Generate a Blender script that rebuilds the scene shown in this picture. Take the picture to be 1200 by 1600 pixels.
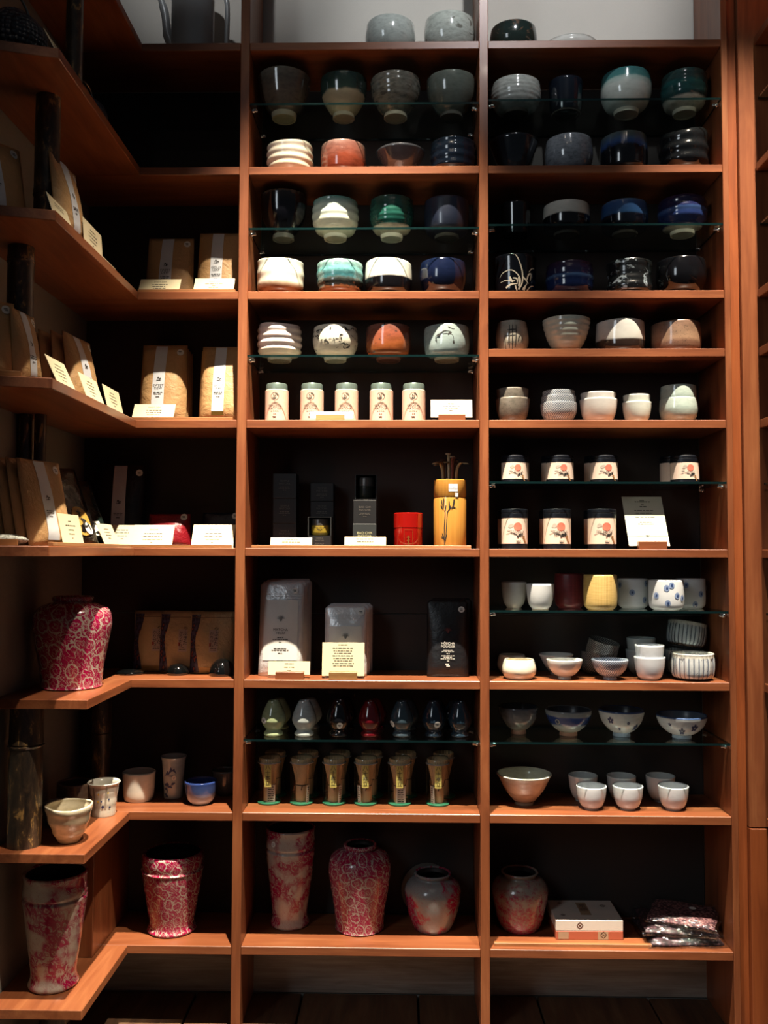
import bpy, bmesh, math, random
from mathutils import Vector, Matrix
random.seed(7)
for o in list(bpy.data.objects): bpy.data.objects.remove(o)
SC = bpy.context.scene; COL = SC.collection
PI = math.pi
# ------------------------------------------------------------------ camera
F = 1400.33; PITCH = .0459; YAW = -.0203; ROLL = .0032
CAM = Vector((.0917, -2.0564, 0))
_fw = Vector((math.sin(YAW)*math.cos(PITCH), math.cos(YAW)*math.cos(PITCH), math.sin(PITCH)))
_rt = Vector((math.cos(YAW), -math.sin(YAW), 0)); _up = _rt.cross(_fw)
RT = _rt*math.cos(ROLL)+_up*math.sin(ROLL); UP = -_rt*math.sin(ROLL)+_up*math.cos(ROLL); FW = _fw
cd = bpy.data.cameras.new('camera'); co = bpy.data.objects.new('camera', cd); COL.objects.link(co)
cd.sensor_fit = 'VERTICAL'; cd.sensor_height = 36; cd.sensor_width = 27; cd.lens = F/1600*36
cd.clip_start = .05; cd.clip_end = 50
m4 = Matrix.Identity(4)
for i in range(3): m4[i][0] = RT[i]; m4[i][1] = UP[i]; m4[i][2] = -FW[i]; m4[i][3] = CAM[i]
co.matrix_world = m4
SC.camera = co
# ------------------------------------------------------------------ light
SC.view_settings.view_transform = 'Standard'; SC.view_settings.look = 'None'
SC.view_settings.gamma = 1; SC.view_settings.use_curve_mapping = False
SC.view_settings.exposure = 0.0
w = bpy.data.worlds.new('World'); SC.world = w; w.use_nodes = True
bg = w.node_tree.nodes['Background']; bg.inputs[0].default_value = (.75, .86, 1, 1); bg.inputs[1].default_value = .03
def spot(loc, tgt, E, ang, blend, col, rad):
    l = bpy.data.lights.new('lamp_or_fill_spot', 'SPOT'); l.energy = E; l.spot_size = math.radians(ang); l.spot_blend = blend
    l.color = col; l.shadow_soft_size = rad
    o = bpy.data.objects.new('lamp_or_fill_spot', l); COL.objects.link(o); o.location = loc
    o.rotation_euler = (Vector(tgt)-Vector(loc)).to_track_quat('-Z', 'Y').to_euler(); return o
def area(loc, tgt, E, sx, sy, col):
    l = bpy.data.lights.new('window_light', 'AREA'); l.shape = 'RECTANGLE'; l.size = sx; l.size_y = sy; l.energy = E; l.color = col
    o = bpy.data.objects.new('window_light', l); COL.objects.link(o); o.location = loc
    o.rotation_euler = (Vector(tgt)-Vector(loc)).to_track_quat('-Z', 'Y').to_euler(); return o
WARM = (1, .86, .67)
spot((.0, -.73, 2.42), (-.05, 0, -.65), 1650, 35, .8, WARM, .02)
spot((.90, -.73, 2.42), (.86, 0, .42), 950, 22, .95, WARM, .02)
spot((.62, -1.05, 2.42), (-.62, -.22, -.78), 420, 12, .6, WARM, .02)
spot((.45, -1.45, 2.35), (.36, .2, 1.50), 125, 36, .8, (.95, .97, 1), .03)  # added cool wash without a known source, lifts the top wall and its bowls
spot((-.45, -1.25, 2.35), (-.42, .2, 1.60), 45, 24, .8, (.95, .97, 1), .03)  # second added wash, no real lamp there, brightens the wall above the left bay
spot((.58, -.73, 2.42), (.56, 0, -.62), 420, 22, .8, (1, .91, .8), .02)  # added fill spot that brightens the lower right bay, not a known lamp
for lx, ly in ((-.4, -1.5), (.05, -1.5), (.5, -1.5), (-.35, -2.3), (.05, -2.3), (.5, -2.3)):
    spot((lx, ly, 2.4), (lx*.6+.1, 0, -.1), 1.3, 60, .9, (1, .86, .7), .018)
area((-1.7, -2.7, 1.25), (.3, 0, .8), 15, .55, 1.4, (.84, .93, 1))
# ------------------------------------------------------------------ projection helpers (only used to size things on their real shelves)
def proj(x, y, z):
    v = Vector((x, y, z))-CAM; d = v.dot(FW)
    return 600+F*v.dot(RT)/d, 800-F*v.dot(UP)/d
def dep(x, y, z): return (Vector((x, y, z))-CAM).dot(FW)
def solveX(px, y, z):
    x = 0
    for _ in range(4):
        a = proj(x, y, z)[0]; b = proj(x+.01, y, z)[0]; x += (px-a)/(b-a)*.01
    return x
def solveZ(py, x, y):
    z = 0
    for _ in range(4):
        a = proj(x, y, z)[1]; b = proj(x, y, z+.01)[1]; z += (py-a)/(b-a)*.01
    return z
# ------------------------------------------------------------------ layout
TH = .019
S = {'S1': 1.2037, 'S2': .9048, 'S3': .6088, 'S4': .3074, 'S5': .0109, 'S6': -.2902, 'S7': -.5893, 'S8': -.8868, 'S3b': .473}
G = {'MG1': 1.0575, 'MG2': .7595, 'MG3': .4595, 'MG7': -.4245, 'RG1': 1.0635, 'RG2': .7665, 'RG5': .1655, 'RG6': -.1295, 'RG7': -.4265}
ROW = dict(S); ROW.update(G)
XL, XA, XB, XC, XD, XE = -.5265, -.2917, -.27, .27, .2908, .8336
DEPTH = .19; WALLX = -.715; ZF = -1.0757
YU, YL = -.4975, -.29
# ------------------------------------------------------------------ materials
def srgb(h):
    if isinstance(h, tuple): return h if len(h) == 4 else h+(1,)
    h = h.lstrip('#'); v = [int(h[i:i+2], 16)/255 for i in (0, 2, 4)]
    return tuple((c/12.92 if c <= .04045 else ((c+.055)/1.055)**2.4) for c in v)+(1,)
class NT:
    def __init__(s, name):
        s.m = bpy.data.materials.new(name); s.m.use_nodes = True; s.t = s.m.node_tree; s.t.nodes.clear()
        s.out = s.n('ShaderNodeOutputMaterial')
    def n(s, ty, **k):
        x = s.t.nodes.new(ty)
        for a, b in k.items(): setattr(x, a, b)
        return x
    def put(s, sock, v):
        if v is None: return
        if isinstance(v, bpy.types.NodeSocket): s.t.links.new(v, sock)
        else: sock.default_value = v
    def math(s, op, a, b=None, c=None, clamp=False):
        x = s.n('ShaderNodeMath', operation=op, use_clamp=clamp); s.put(x.inputs[0], a); s.put(x.inputs[1], b); s.put(x.inputs[2], c); return x.outputs[0]
    def mix(s, f, a, b, bt='MIX'):
        x = s.n('ShaderNodeMix', data_type='RGBA', blend_type=bt); s.put(x.inputs[0], f); s.put(x.inputs[6], a); s.put(x.inputs[7], b); return x.outputs[2]
    def ramp(s, f, stops, interp='LINEAR'):
        x = s.n('ShaderNodeValToRGB'); s.put(x.inputs[0], f); e = x.color_ramp.elements; x.color_ramp.interpolation = interp
        while len(e) > 1: e.remove(e[-1])
        e[0].position = stops[0][0]; e[0].color = srgb(stops[0][1])
        for p, c in stops[1:]:
            q = e.new(p); q.color = srgb(c)
        return x.outputs[0]
    def noise(s, vec, sc, det=3, rough=.55, dist=0):
        x = s.n('ShaderNodeTexNoise'); s.put(x.inputs['Vector'], vec); x.inputs['Scale'].default_value = sc; x.inputs['Detail'].default_value = det
        x.inputs['Roughness'].default_value = rough; x.inputs['Distortion'].default_value = dist; return x.outputs[0]
    def voro(s, vec, sc, feat='F1', dim='3D', rnd=1):
        x = s.n('ShaderNodeTexVoronoi', feature=feat, voronoi_dimensions=dim); s.put(x.inputs['Vector'], vec); x.inputs['Scale'].default_value = sc
        x.inputs['Randomness'].default_value = rnd; return x.outputs['Distance']
    def obj(s): return s.n('ShaderNodeTexCoord').outputs['Object']
    def scl(s, vec, sx, sy, sz, off=(0, 0, 0)):
        x = s.n('ShaderNodeMapping'); s.put(x.inputs[0], vec); x.inputs['Scale'].default_value = (sx, sy, sz); x.inputs['Location'].default_value = off; return x.outputs[0]
    def xyz(s, vec):
        x = s.n('ShaderNodeSeparateXYZ'); s.put(x.inputs[0], vec); return x.outputs
    def vec(s, a, b, c=0):
        x = s.n('ShaderNodeCombineXYZ'); s.put(x.inputs[0], a); s.put(x.inputs[1], b); s.put(x.inputs[2], c); return x.outputs[0]
    def bump(s, h, st, dist=.002):
        x = s.n('ShaderNodeBump'); x.inputs['Strength'].default_value = st; x.inputs['Distance'].default_value = dist; s.put(x.inputs['Height'], h); return x.outputs[0]
    def bsdf(s, col, rough=.5, metal=0, coat=0, spec=.5, norm=None, trans=0, alpha=1):
        x = s.n('ShaderNodeBsdfPrincipled'); s.put(x.inputs['Base Color'], srgb(col) if isinstance(col, str) else col); s.put(x.inputs['Roughness'], rough)
        x.inputs['Metallic'].default_value = metal; x.inputs['Coat Weight'].default_value = coat; x.inputs['Coat Roughness'].default_value = .06
        x.inputs['Specular IOR Level'].default_value = spec; x.inputs['Transmission Weight'].default_value = trans; x.inputs['Alpha'].default_value = alpha
        if norm is not None: s.put(x.inputs['Normal'], norm)
        return x.outputs[0]
    def done(s, sh): s.t.links.new(sh, s.out.inputs[0]); return s.m
_mc = {}
def plain(name, col, rough=.5, metal=0, coat=0, var=.12, sc=40, bump=0):
    k = ('p', name)
    if k in _mc: return _mc[k]
    t = NT(name); o = t.obj(); n = t.noise(o, sc)
    c = t.mix(n, tuple(x*(1-var) for x in srgb(col)[:3])+(1,), tuple(min(1, x*(1+var)) for x in srgb(col)[:3])+(1,))
    _mc[k] = t.done(t.bsdf(c, rough, metal, coat, norm=t.bump(n, bump) if bump else None)); return _mc[k]
def wood(axis, base='#874e2f', dark='#66361f', light='#9c623d', rough=.38, name='cherry_wood'):
    k = ('w', axis, base, name)
    if k in _mc: return _mc[k]
    t = NT(name+'_'+'xyz'[axis]); o = t.obj()
    info = t.n('ShaderNodeObjectInfo').outputs['Random']; ofs = t.vec(t.math('MULTIPLY', info, 13.0), t.math('MULTIPLY', info, 7.0), t.math('MULTIPLY', info, 5.0))
    ad = t.n('ShaderNodeVectorMath', operation='ADD'); t.put(ad.inputs[0], o); t.put(ad.inputs[1], ofs)
    s1 = [9, 9, 9]; s1[axis] = 1.1; s2 = [120, 120, 120]; s2[axis] = 4
    v1 = t.noise(t.scl(ad.outputs[0], *s1), 3, 4, .6, .6); v2 = t.noise(t.scl(ad.outputs[0], *s2), 2.2, 3)
    c = t.ramp(v1, [(.3, dark), (.5, base), (.72, light)])
    c = t.mix(t.math('MULTIPLY', t.ramp(v2, [(.42, '#ffffff'), (.62, '#000000')]), .22), c, srgb('#6b3317'))
    kn = t.voro(t.scl(ad.outputs[0], 5, 5, 5), 1.3); c = t.mix(t.ramp(kn, [(.0, '#ffffff'), (.05, '#000000')]), c, srgb('#5d2c14'))
    c = t.mix(t.math('MULTIPLY', info, .3), c, srgb(dark))
    _mc[k] = t.done(t.bsdf(c, rough, coat=.12, norm=t.bump(v2, .12, .0006))); return _mc[k]
def glaze(name, stops, H, wob=.08, sc=28, var=.25, rough=.13, speck=None, speck_amt=.04, streak=0, patch=None, patch_lvl=.62, patch_sc=20, interp='LINEAR', coat=.6, metal=0, off=0):
    t = NT(name); o = t.obj(); z = t.xyz(o)[2]
    off = random.random()*9; oo = t.scl(o, 1, 1, 1, (off, off*.7, 0))
    nz = t.noise(oo, sc, 4)
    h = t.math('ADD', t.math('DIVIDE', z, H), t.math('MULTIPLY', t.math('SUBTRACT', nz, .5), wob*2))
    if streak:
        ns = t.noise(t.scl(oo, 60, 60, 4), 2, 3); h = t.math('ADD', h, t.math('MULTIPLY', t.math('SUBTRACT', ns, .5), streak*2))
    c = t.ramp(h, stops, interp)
    n2 = t.noise(t.scl(oo, 1, 1, 2.4), sc*2.3, 4, .6)
    c = t.mix(var, c, t.mix(1.0, c, t.ramp(n2, [(.25, '#303030'), (.5, '#d0d0d0'), (.75, '#ffffff')]), 'MULTIPLY'))
    if patch: c = t.mix(t.ramp(t.noise(t.scl(oo, 1, 1, 1.6), patch_sc, 3, .6, 1.2), [(patch_lvl, '#000000'), (patch_lvl+.06, '#ffffff')]), c, srgb(patch))
    if speck: c = t.mix(t.ramp(t.noise(oo, 420, 2), [(.68-speck_amt, '#000000'), (.72-speck_amt, '#ffffff')]), c, srgb(speck))
    return t.done(t.bsdf(c, rough, metal=metal, coat=coat, norm=t.bump(n2, .08, .0015)))
def floral(name, R, s=46, style='dense', cream='#bbaea2', red='#a31246', deep='#7c0c36', seed=0):
    t = NT(name); o = t.obj(); x, y, z = t.xyz(o)
    ang = t.math('ARCTAN2', x, t.math('MULTIPLY', y, -1)); u = t.math('MULTIPLY', ang, R)
    v0 = t.vec(t.math('ADD', u, seed), z, 0)
    ds = t.noise(v0, 85, 2); jig = t.math('MULTIPLY', t.math('SUBTRACT', ds, .5), .013)
    v = t.vec(t.math('ADD', t.math('ADD', u, seed), jig), t.math('ADD', z, t.math('MULTIPLY', jig, -1.3)), 0)
    d = t.voro(v, s, 'F1', '2D', .75)
    n1 = t.noise(v, s*1.7, 1.5, .5, 1.2); line = t.math('ABSOLUTE', t.math('SUBTRACT', n1, .5))
    n2 = t.noise(v, s*4.2, 2, .5, .8); fine = t.math('ABSOLUTE', t.math('SUBTRACT', n2, .5))
    W, K = '#ffffff', '#000000'
    if style == 'dense':
        bgk = t.ramp(line, [(.012, K), (.022, W)])
        fl = t.ramp(d, [(0, W), (.10, W), (.12, '#909090'), (.14, W), (.31, W), (.335, K), (.385, K), (.41, W)], 'LINEAR')
        f = t.math('MINIMUM', bgk, fl); inside = t.ramp(d, [(.31, W), (.33, K)]); f = t.math('MAXIMUM', f, t.math('MULTIPLY', inside, fl))
        f = t.math('MULTIPLY', f, t.ramp(fine, [(.008, '#707070'), (.02, W)]))
    elif style == 'worn':
        zz = t.math('MULTIPLY', t.math('SUBTRACT', .10, z), 2.2); big = t.math('ADD', t.noise(o, 55, 5, .7), zz)
        f = t.ramp(big, [(.46, K), (.62, W)]); f = t.math('MULTIPLY', f, t.ramp(t.noise(o, 150, 4, .7), [(.38, K), (.56, W)]))
    else:
        big = t.noise(v, s*.42, 2, .55); msk = t.ramp(big, [(.45, K), (.52, W)])
        pet = t.ramp(line, [(.05, W), (.075, '#202020'), (.10, W), (.17, '#303030')])
        fl = t.ramp(d, [(0, W), (.12, '#404040'), (.16, W), (.28, W), (.32, K)])
        f = t.math('MULTIPLY', msk, t.math('MAXIMUM', pet, fl)); f = t.math('MAXIMUM', f, t.math('MULTIPLY', t.ramp(fine, [(.008, W), (.02, K)]), .35))
    nb = t.noise(o, 30, 4); cr = t.mix(nb, srgb(cream), tuple(c*.72 for c in srgb(cream)[:3])+(1,)); rd = t.mix(t.noise(v, 160, 3), srgb(red), srgb(deep))
    c = t.mix(f, cr, rd)
    pit = t.ramp(t.noise(o, 190, 3, .7), [(.70, K), (.74, W)]); c = t.mix(t.math('MULTIPLY', pit, .6 if style != 'dense' else .15), c, srgb('#2b1f1c'))
    return t.done(t.bsdf(c, .2, coat=.5, norm=t.bump(t.math('ADD', nb, t.math('MULTIPLY', f, .3)), .25, .0012)))
def fluted(name, n, R, hi='#c6cbca', lo='#59606a', foot='#4a3b30', rim='#d8d6cc', H=.05):
    t = NT(name); o = t.obj(); x, y, z = t.xyz(o); ang = t.math('ARCTAN2', x, t.math('MULTIPLY', y, -1))
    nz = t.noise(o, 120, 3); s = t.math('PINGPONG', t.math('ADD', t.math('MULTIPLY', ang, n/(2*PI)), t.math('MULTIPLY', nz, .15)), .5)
    c = t.ramp(s, [(.06, lo), (.20, hi), (.5, hi)]); h = t.math('ADD', t.math('DIVIDE', z, H), t.math('MULTIPLY', t.math('SUBTRACT', nz, .5), .06))  # groove shade painted into the colour so the flutes show
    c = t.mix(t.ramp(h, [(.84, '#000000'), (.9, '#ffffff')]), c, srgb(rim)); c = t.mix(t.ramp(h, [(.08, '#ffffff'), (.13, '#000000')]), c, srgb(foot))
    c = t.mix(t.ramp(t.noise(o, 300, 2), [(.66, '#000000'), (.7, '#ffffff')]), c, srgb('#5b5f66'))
    return t.done(t.bsdf(c, .2, coat=.5, norm=t.bump(s, .5, .004)))
def pattern_bowl(name, R, a='#d8d8d2', b='#27364f', s=150):
    t = NT(name); o = t.obj(); x, y, z = t.xyz(o); ang = t.math('ARCTAN2', x, t.math('MULTIPLY', y, -1)); u = t.math('MULTIPLY', ang, R)
    v = t.vec(t.math('MULTIPLY', t.math('ADD', u, z), s), t.math('MULTIPLY', t.math('SUBTRACT', u, z), s), 0)
    xx, yy, _ = t.xyz(v); ax = t.math('PINGPONG', xx, .5); ay = t.math('PINGPONG', yy, .5)
    n = t.noise(o, 60, 3); f = t.math('ADD', t.math('MINIMUM', ax, ay), t.math('MULTIPLY', n, .16))
    return t.done(t.bsdf(t.ramp(f, [(.19, b), (.27, a)]), .18, coat=.5))
def weave(name, a, b, s=520):
    t = NT(name); o = t.obj(); x, y, z = t.xyz(o); ang = t.math('ARCTAN2', x, y)
    h1 = t.math('PINGPONG', t.math('MULTIPLY', ang, 11), .5); h2 = t.math('PINGPONG', t.math('MULTIPLY', z, s), .5)
    n = t.noise(t.scl(o, 40, 40, 500), 1, 3); f = t.math('ADD', t.math('MULTIPLY', h1, .5), t.math('ADD', t.math('MULTIPLY', h2, .5), t.math('MULTIPLY', n, .5)))
    return t.done(t.bsdf(t.ramp(f, [(.3, b), (.75, a)]), .3, coat=.3, norm=t.bump(h1, .3, .001)))
def paper(name, col, rough=.75, wr=0, metal=0, sc=60):
    k = ('pp', name)
    if k in _mc: return _mc[k]
    t = NT(name); o = t.obj(); n = t.noise(o, sc, 4, .6, .4); n2 = t.noise(o, 700, 2)
    a = srgb(col); c = t.mix(t.math('MULTIPLY', t.math('ADD', n, n2), .5), tuple(x*.86 for x in a[:3])+(1,), tuple(min(1, x*1.1) for x in a[:3])+(1,))
    _mc[k] = t.done(t.bsdf(c, rough, metal=metal, norm=t.bump(n, wr, .006) if wr else None)); return _mc[k]
def glass_mat(name='clear_glass', tint=(.93, .985, .965), k=.9):
    t = NT(name); a = t.n('ShaderNodeBsdfTransparent'); a.inputs[0].default_value = tint+(1,)
    g = t.n('ShaderNodeBsdfGlossy'); g.inputs['Roughness'].default_value = .015; g.inputs[0].default_value = (.9, .95, .95, 1)
    lw = t.n('ShaderNodeLayerWeight'); lw.inputs[0].default_value = .5
    f = t.math('ADD', .035, t.math('MULTIPLY', t.math('POWER', lw.outputs['Facing'], 5.0), k))
    x = t.n('ShaderNodeMixShader'); t.put(x.inputs[0], f); t.put(x.inputs[1], a.outputs[0]); t.put(x.inputs[2], g.outputs[0])
    return t.done(x.outputs[0])
GLASS = glass_mat(); JAR = glass_mat('jar_plastic', (.93, .95, .94), .8)
def edge_mat():
    t = NT('glass_edge'); a = t.n('ShaderNodeBsdfTransparent'); a.inputs[0].default_value = (.35, .62, .55, 1)
    g = t.bsdf('#0b1f20', .1, coat=.3); x = t.n('ShaderNodeMixShader'); x.inputs[0].default_value = .8; t.put(x.inputs[1], a.outputs[0]); t.put(x.inputs[2], g)
    return t.done(x.outputs[0])
EDGE = edge_mat()
WX, WY, WZ = wood(0), wood(1), wood(2)
CHROME = plain('chrome', '#d8d8d8', .12, 1)
INK = plain('black_ink', '#1b1916', .6); BARINK = plain('grey_ink', '#4c453a', .7); WHITEINK = plain('pale_ink', '#c9c6bc', .5)
CARD = paper('cream_card', '#d8cca8'); KRAFT = paper('kraft_paper', '#b08a5c', .6, .5); STRIP = paper('white_strip', '#c9ccd2', .55)
STICK = paper('white_sticker', '#d9d6cf', .5); CLAY = plain('unglazed_clay', '#a39783', .85, var=.2, sc=60); PALEFOOT = plain('pale_clay', '#c9c0ae', .8, var=.2, sc=60)
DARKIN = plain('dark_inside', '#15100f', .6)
# ------------------------------------------------------------------ mesh helpers
def mk(name, verts, faces, mats, parent=None, smooth=True, midx=None, loc=None, recalc=True):
    me = bpy.data.meshes.new(name); me.from_pydata([tuple(v) for v in verts], [], faces)
    if not isinstance(mats, (list, tuple)): mats = [mats]
    for m in mats: me.materials.append(m)
    if midx:
        for p, i in zip(me.polygons, midx): p.material_index = i
    if recalc:
        b = bmesh.new(); b.from_mesh(me); bmesh.ops.recalc_face_normals(b, faces=b.faces); b.to_mesh(me); b.free()
    if smooth: me.polygons.foreach_set('use_smooth', [True]*len(me.polygons))
    me.update()
    o = bpy.data.objects.new(name, me); COL.objects.link(o)
    if parent: o.parent = parent
    if loc is not None: o.location = loc
    return o
def tag(o, label, cat, group=None):
    o['label'] = label; o['category'] = cat
    if group: o['group'] = group
    return o
def empty(name, loc, label, cat, group=None, rz=0):
    o = bpy.data.objects.new(name, None); COL.objects.link(o); o.location = loc; o.rotation_euler = (0, 0, rz); o.empty_display_size = .02
    return tag(o, label, cat, group)
def boxvf(x0, x1, y0, y1, z0, z1):
    v = [(x, y, z) for z in (z0, z1) for y in (y0, y1) for x in (x0, x1)]
    return v, [(0, 2, 3, 1), (4, 5, 7, 6), (0, 1, 5, 4), (2, 6, 7, 3), (0, 4, 6, 2), (1, 3, 7, 5)]
def box(name, x0, x1, y0, y1, z0, z1, mat, parent=None, bev=.0012, loc=None):
    v, f = boxvf(x0, x1, y0, y1, z0, z1); o = mk(name, v, f, mat, parent, False, loc=loc)
    if bev:
        b = bmesh.new(); b.from_mesh(o.data); bmesh.ops.bevel(b, geom=list(b.edges), offset=bev, segments=1, affect='EDGES'); b.to_mesh(o.data); b.free()
    return o
def bar(name, p0, p1, y0, y1, mat, parent, axis='x', **k): pass
def prism(name, poly, z0, z1, mat, parent=None, bev=.0012, loc=None):
    n = len(poly); v = [(x, y, z0) for x, y in poly]+[(x, y, z1) for x, y in poly]
    f = [tuple(range(n))[::-1], tuple(range(n, 2*n))]+[(i, (i+1) % n, n+(i+1) % n, n+i) for i in range(n)]
    o = mk(name, v, f, mat, parent, False, loc=loc)
    if bev:
        b = bmesh.new(); b.from_mesh(o.data); bmesh.ops.bevel(b, geom=list(b.edges), offset=bev, segments=1, affect='EDGES'); b.to_mesh(o.data); b.free()
    return o
def tube(path, rad, seg=8):
    v, f = [], []; n = len(path)
    for i, p in enumerate(path):
        p = Vector(p); a = Vector(path[max(i-1, 0)]); b = Vector(path[min(i+1, n-1)]); t = (b-a).normalized()
        u = t.cross(Vector((.31, .17, .93))).normalized(); w_ = t.cross(u); r = rad[i] if isinstance(rad, (list, tuple)) else rad
        for k in range(seg): a_ = 2*PI*k/seg; v.append(p+u*(r*math.cos(a_))+w_*(r*math.sin(a_)))
    for i in range(n-1):
        for k in range(seg): f.append((i*seg+k, i*seg+(k+1) % seg, (i+1)*seg+(k+1) % seg, (i+1)*seg+k))
    f.append(tuple(range(seg))[::-1]); f.append(tuple(range((n-1)*seg, n*seg))); return v, f
def cr(pts, per=5):
    out = []; n = len(pts)
    for i in range(n-1):
        p0, p1, p2, p3 = pts[max(i-1, 0)], pts[i], pts[i+1], pts[min(i+2, n-1)]
        for k in range(per):
            t = k/per; out.append(tuple(.5*((2*b)+(-a+c)*t+(2*a-5*b+4*c-d)*t*t+(-a+3*b-3*c+d)*t**3) for a, b, c, d in zip(p0, p1, p2, p3)))
    out.append(pts[-1]); return out
SHAPES = {  # (radius, height) of the outer wall from the foot up
    'deep':   [(.44, 0), (.47, .12), (.60, .2), (.80, .45), (.93, .75), (1, 1)],
    'flare':  [(.46, 0), (.44, .10), (.62, .2), (.88, .48), (.98, .75), (1, 1)],
    'round':  [(.48, 0), (.50, .10), (.80, .2), (.97, .45), (1, .7), (.95, 1)],
    'cyl':    [(.52, 0), (.55, .08), (.88, .16), (.98, .36), (1, .65), (.97, 1)],
    'waist':  [(.55, 0), (.60, .08), (.94, .15), (1, .3), (.93, .6), (1, 1)],
    'cone':   [(.34, 0), (.36, .10), (.46, .18), (.72, .5), (1, 1)],
    'tea':    [(.52, 0), (.53, .05), (.72, .16), (.90, .45), (.97, .75), (1, 1)],
    'cup':    [(.56, 0), (.60, .04), (.80, .2), (.93, .55), (1, 1)],
    'barrel': [(.72, 0), (.80, .03), (.95, .12), (1, .35), (1, .7), (.98, 1)],
    'rice':   [(.38, 0), (.36, .13), (.55, .22), (.83, .5), (.96, .8), (1, 1)],
    'tall':   [(.68, 0), (.72, .02), (.74, .2), (.80, .55), (.9, .9), (1, 1)],
    'pinch':  [(.38, 0), (.46, .04), (.68, .3), (.9, .7), (1, 1)],
    'pot':    [(.70, 0), (.80, .05), (.97, .3), (1, .55), (.92, .85), (.86, 1)],
    'fbowl':  [(.70, 0), (.78, .04), (.95, .2), (1, .55), (.98, .88), (.99, 1)],
    'straight': [(.80, 0), (.84, .03), (.92, .2), (.96, .6), (1, 1)],
    'jar':    [(.58, 0), (.66, .02), (.64, .1), (.74, .3), (.95, .6), (1, .76), (.9, .88), (.56, .935), (.52, .95), (.55, 1)],
    'bigjar': [(.72, 0), (.78, .015), (.77, .05), (.82, .25), (.95, .55), (1, .72), (.92, .86), (.64, .935), (.50, .945), (.53, .97), (.53, 1)],
    'beaker': [(.74, 0), (.80, .03), (.72, .1), (.82, .35), (.97, .7), (.985, .78), (1.02, .80), (.97, .82), (1, .9), (.98, .985), (.96, 1)],
    'vaseL':  [(.72, 0), (.78, .03), (.70, .12), (.80, .35), (.97, .72), (1.0, .78), (.95, .80), (1, .83), (.97, .93), (1, 1)],
    'nest': [(.50, 0), (.53, .06), (.78, .2), (.95, .5), (1, .85), (1, 1)],
    'nestr': [(.60, 0), (.66, .05), (.90, .22), (1, .5), (1, .75), (.97, 1)],
    'pot2':   [(.60, 0), (.68, .02), (.86, .25), (1, .6), (.98, .76), (.8, .88), (.6, .92), (.62, .96), (.68, 1)],
}
class V: pass
def vessel(name, label, cat, X, Y, Z, R, H, shape, mat, foot=None, th=.0042, rib=None, flute=None, warp=0, rimwave=0, group=None, inner=None, seg=40, rot=0, close=False, lip=None):
    pts = SHAPES[shape]; split = 1 if foot else 0
    per = 9 if rib else 5
    prof = cr(pts, per); k0 = split*per
    ph = [random.random()*6.28 for _ in range(6)]
    def rad(h):
        for a, b in zip(prof, prof[1:]):
            if a[1] <= h <= b[1] and b[1] > a[1]: r = a[0]+(b[0]-a[0])*(h-a[1])/(b[1]-a[1]); break
        else: r = prof[-1][0]
        if rib: r *= 1+rib[1]*math.sin(2*PI*rib[0]*h+ph[0])*min(1, h*4)
        return r
    outer = [(rad(h)*R if rib else r*R, h*H) for r, h in prof[k0:]]
    inn = [(max(r-th, .001), h) for r, h in outer if h > H*.10+th]
    mid = [((outer[-1][0]+inn[-1][0])/2, H+th*.35)]
    chain = [(.0005, outer[0][1])]+outer+mid+[(inn[-1][0], H*.995)]+inn[-2::-1]+[(.0005, inn[0][1]-.001)]
    no = len(outer)+1
    v, f, mi = [], [], []
    for j, (r, z) in enumerate(chain):
        for i in range(seg):
            a = 2*PI*i/seg; rr = r
            if warp:
                rr *= 1+warp*(math.sin(2*a+ph[1])+.6*math.sin(3*a+ph[2]+z/H*2)+.4*math.sin(5*a+ph[3]+z/H*5))*min(1, z/H*2)
            if flute and flute[2] < z/H < flute[3] and j <= no: rr *= 1+flute[1]*(abs(math.cos(a*flute[0]/2))*2-1.2)
            zz = z+(rimwave*H*(math.sin(2*a+ph[4])+.5*math.sin(3*a+ph[5]))*(z/H)**3 if rimwave else 0)
            v.append((rr*math.sin(a), -rr*math.cos(a), zz))
    for j in range(len(chain)-1):
        for i in range(seg):
            f.append((j*seg+i, j*seg+(i+1) % seg, (j+1)*seg+(i+1) % seg, (j+1)*seg+i)); mi.append(1 if (inner and j > no) else 0)
    n = len(chain); f.append(tuple(range(seg))); f.append(tuple(range((n-1)*seg, n*seg))); mi += [0, 1 if inner else 0]
    o = mk(name, v, f, [mat, inner] if inner else mat, None, True, mi, (X, Y, Z)); tag(o, label, cat, group)
    if rot: o.rotation_euler = (0, 0, rot)
    if foot:
        fr, fh = pts[0][0]*R, pts[1][1]*H
        ch = [(.0005, .0025), (fr-.0055, .0025), (fr-.0045, 0), (fr, 0), (pts[1][0]*R, fh+.0012), (.0005, fh+.0012)]
        fo = lathe('foot_ring', ch, foot, o, 32)
    o_ = V(); o_.o = o; o_.rad = lambda z: rad(z/H)*R; o_.R = R; o_.H = H
    return o_
def lathe(name, ch, mat, parent=None, seg=32, loc=None, smooth=True):
    v, f = [], []
    for r, z in ch:
        for i in range(seg): a = 2*PI*i/seg; v.append((r*math.sin(a), -r*math.cos(a), z))
    for j in range(len(ch)-1):
        for i in range(seg): f.append((j*seg+i, j*seg+(i+1) % seg, (j+1)*seg+(i+1) % seg, (j+1)*seg+i))
    f.append(tuple(range(seg))); f.append(tuple(range((len(ch)-1)*seg, len(ch)*seg)))
    o = mk(name, v, f, mat, parent, smooth, loc=loc); sharp(o, 35); return o
def sharp(o, deg):
    me = o.data; b = bmesh.new(); b.from_mesh(me)
    for e in b.edges:
        if len(e.link_faces) == 2 and e.calc_face_angle(0) > math.radians(deg): e.smooth = False
    b.to_mesh(me); b.free()
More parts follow.
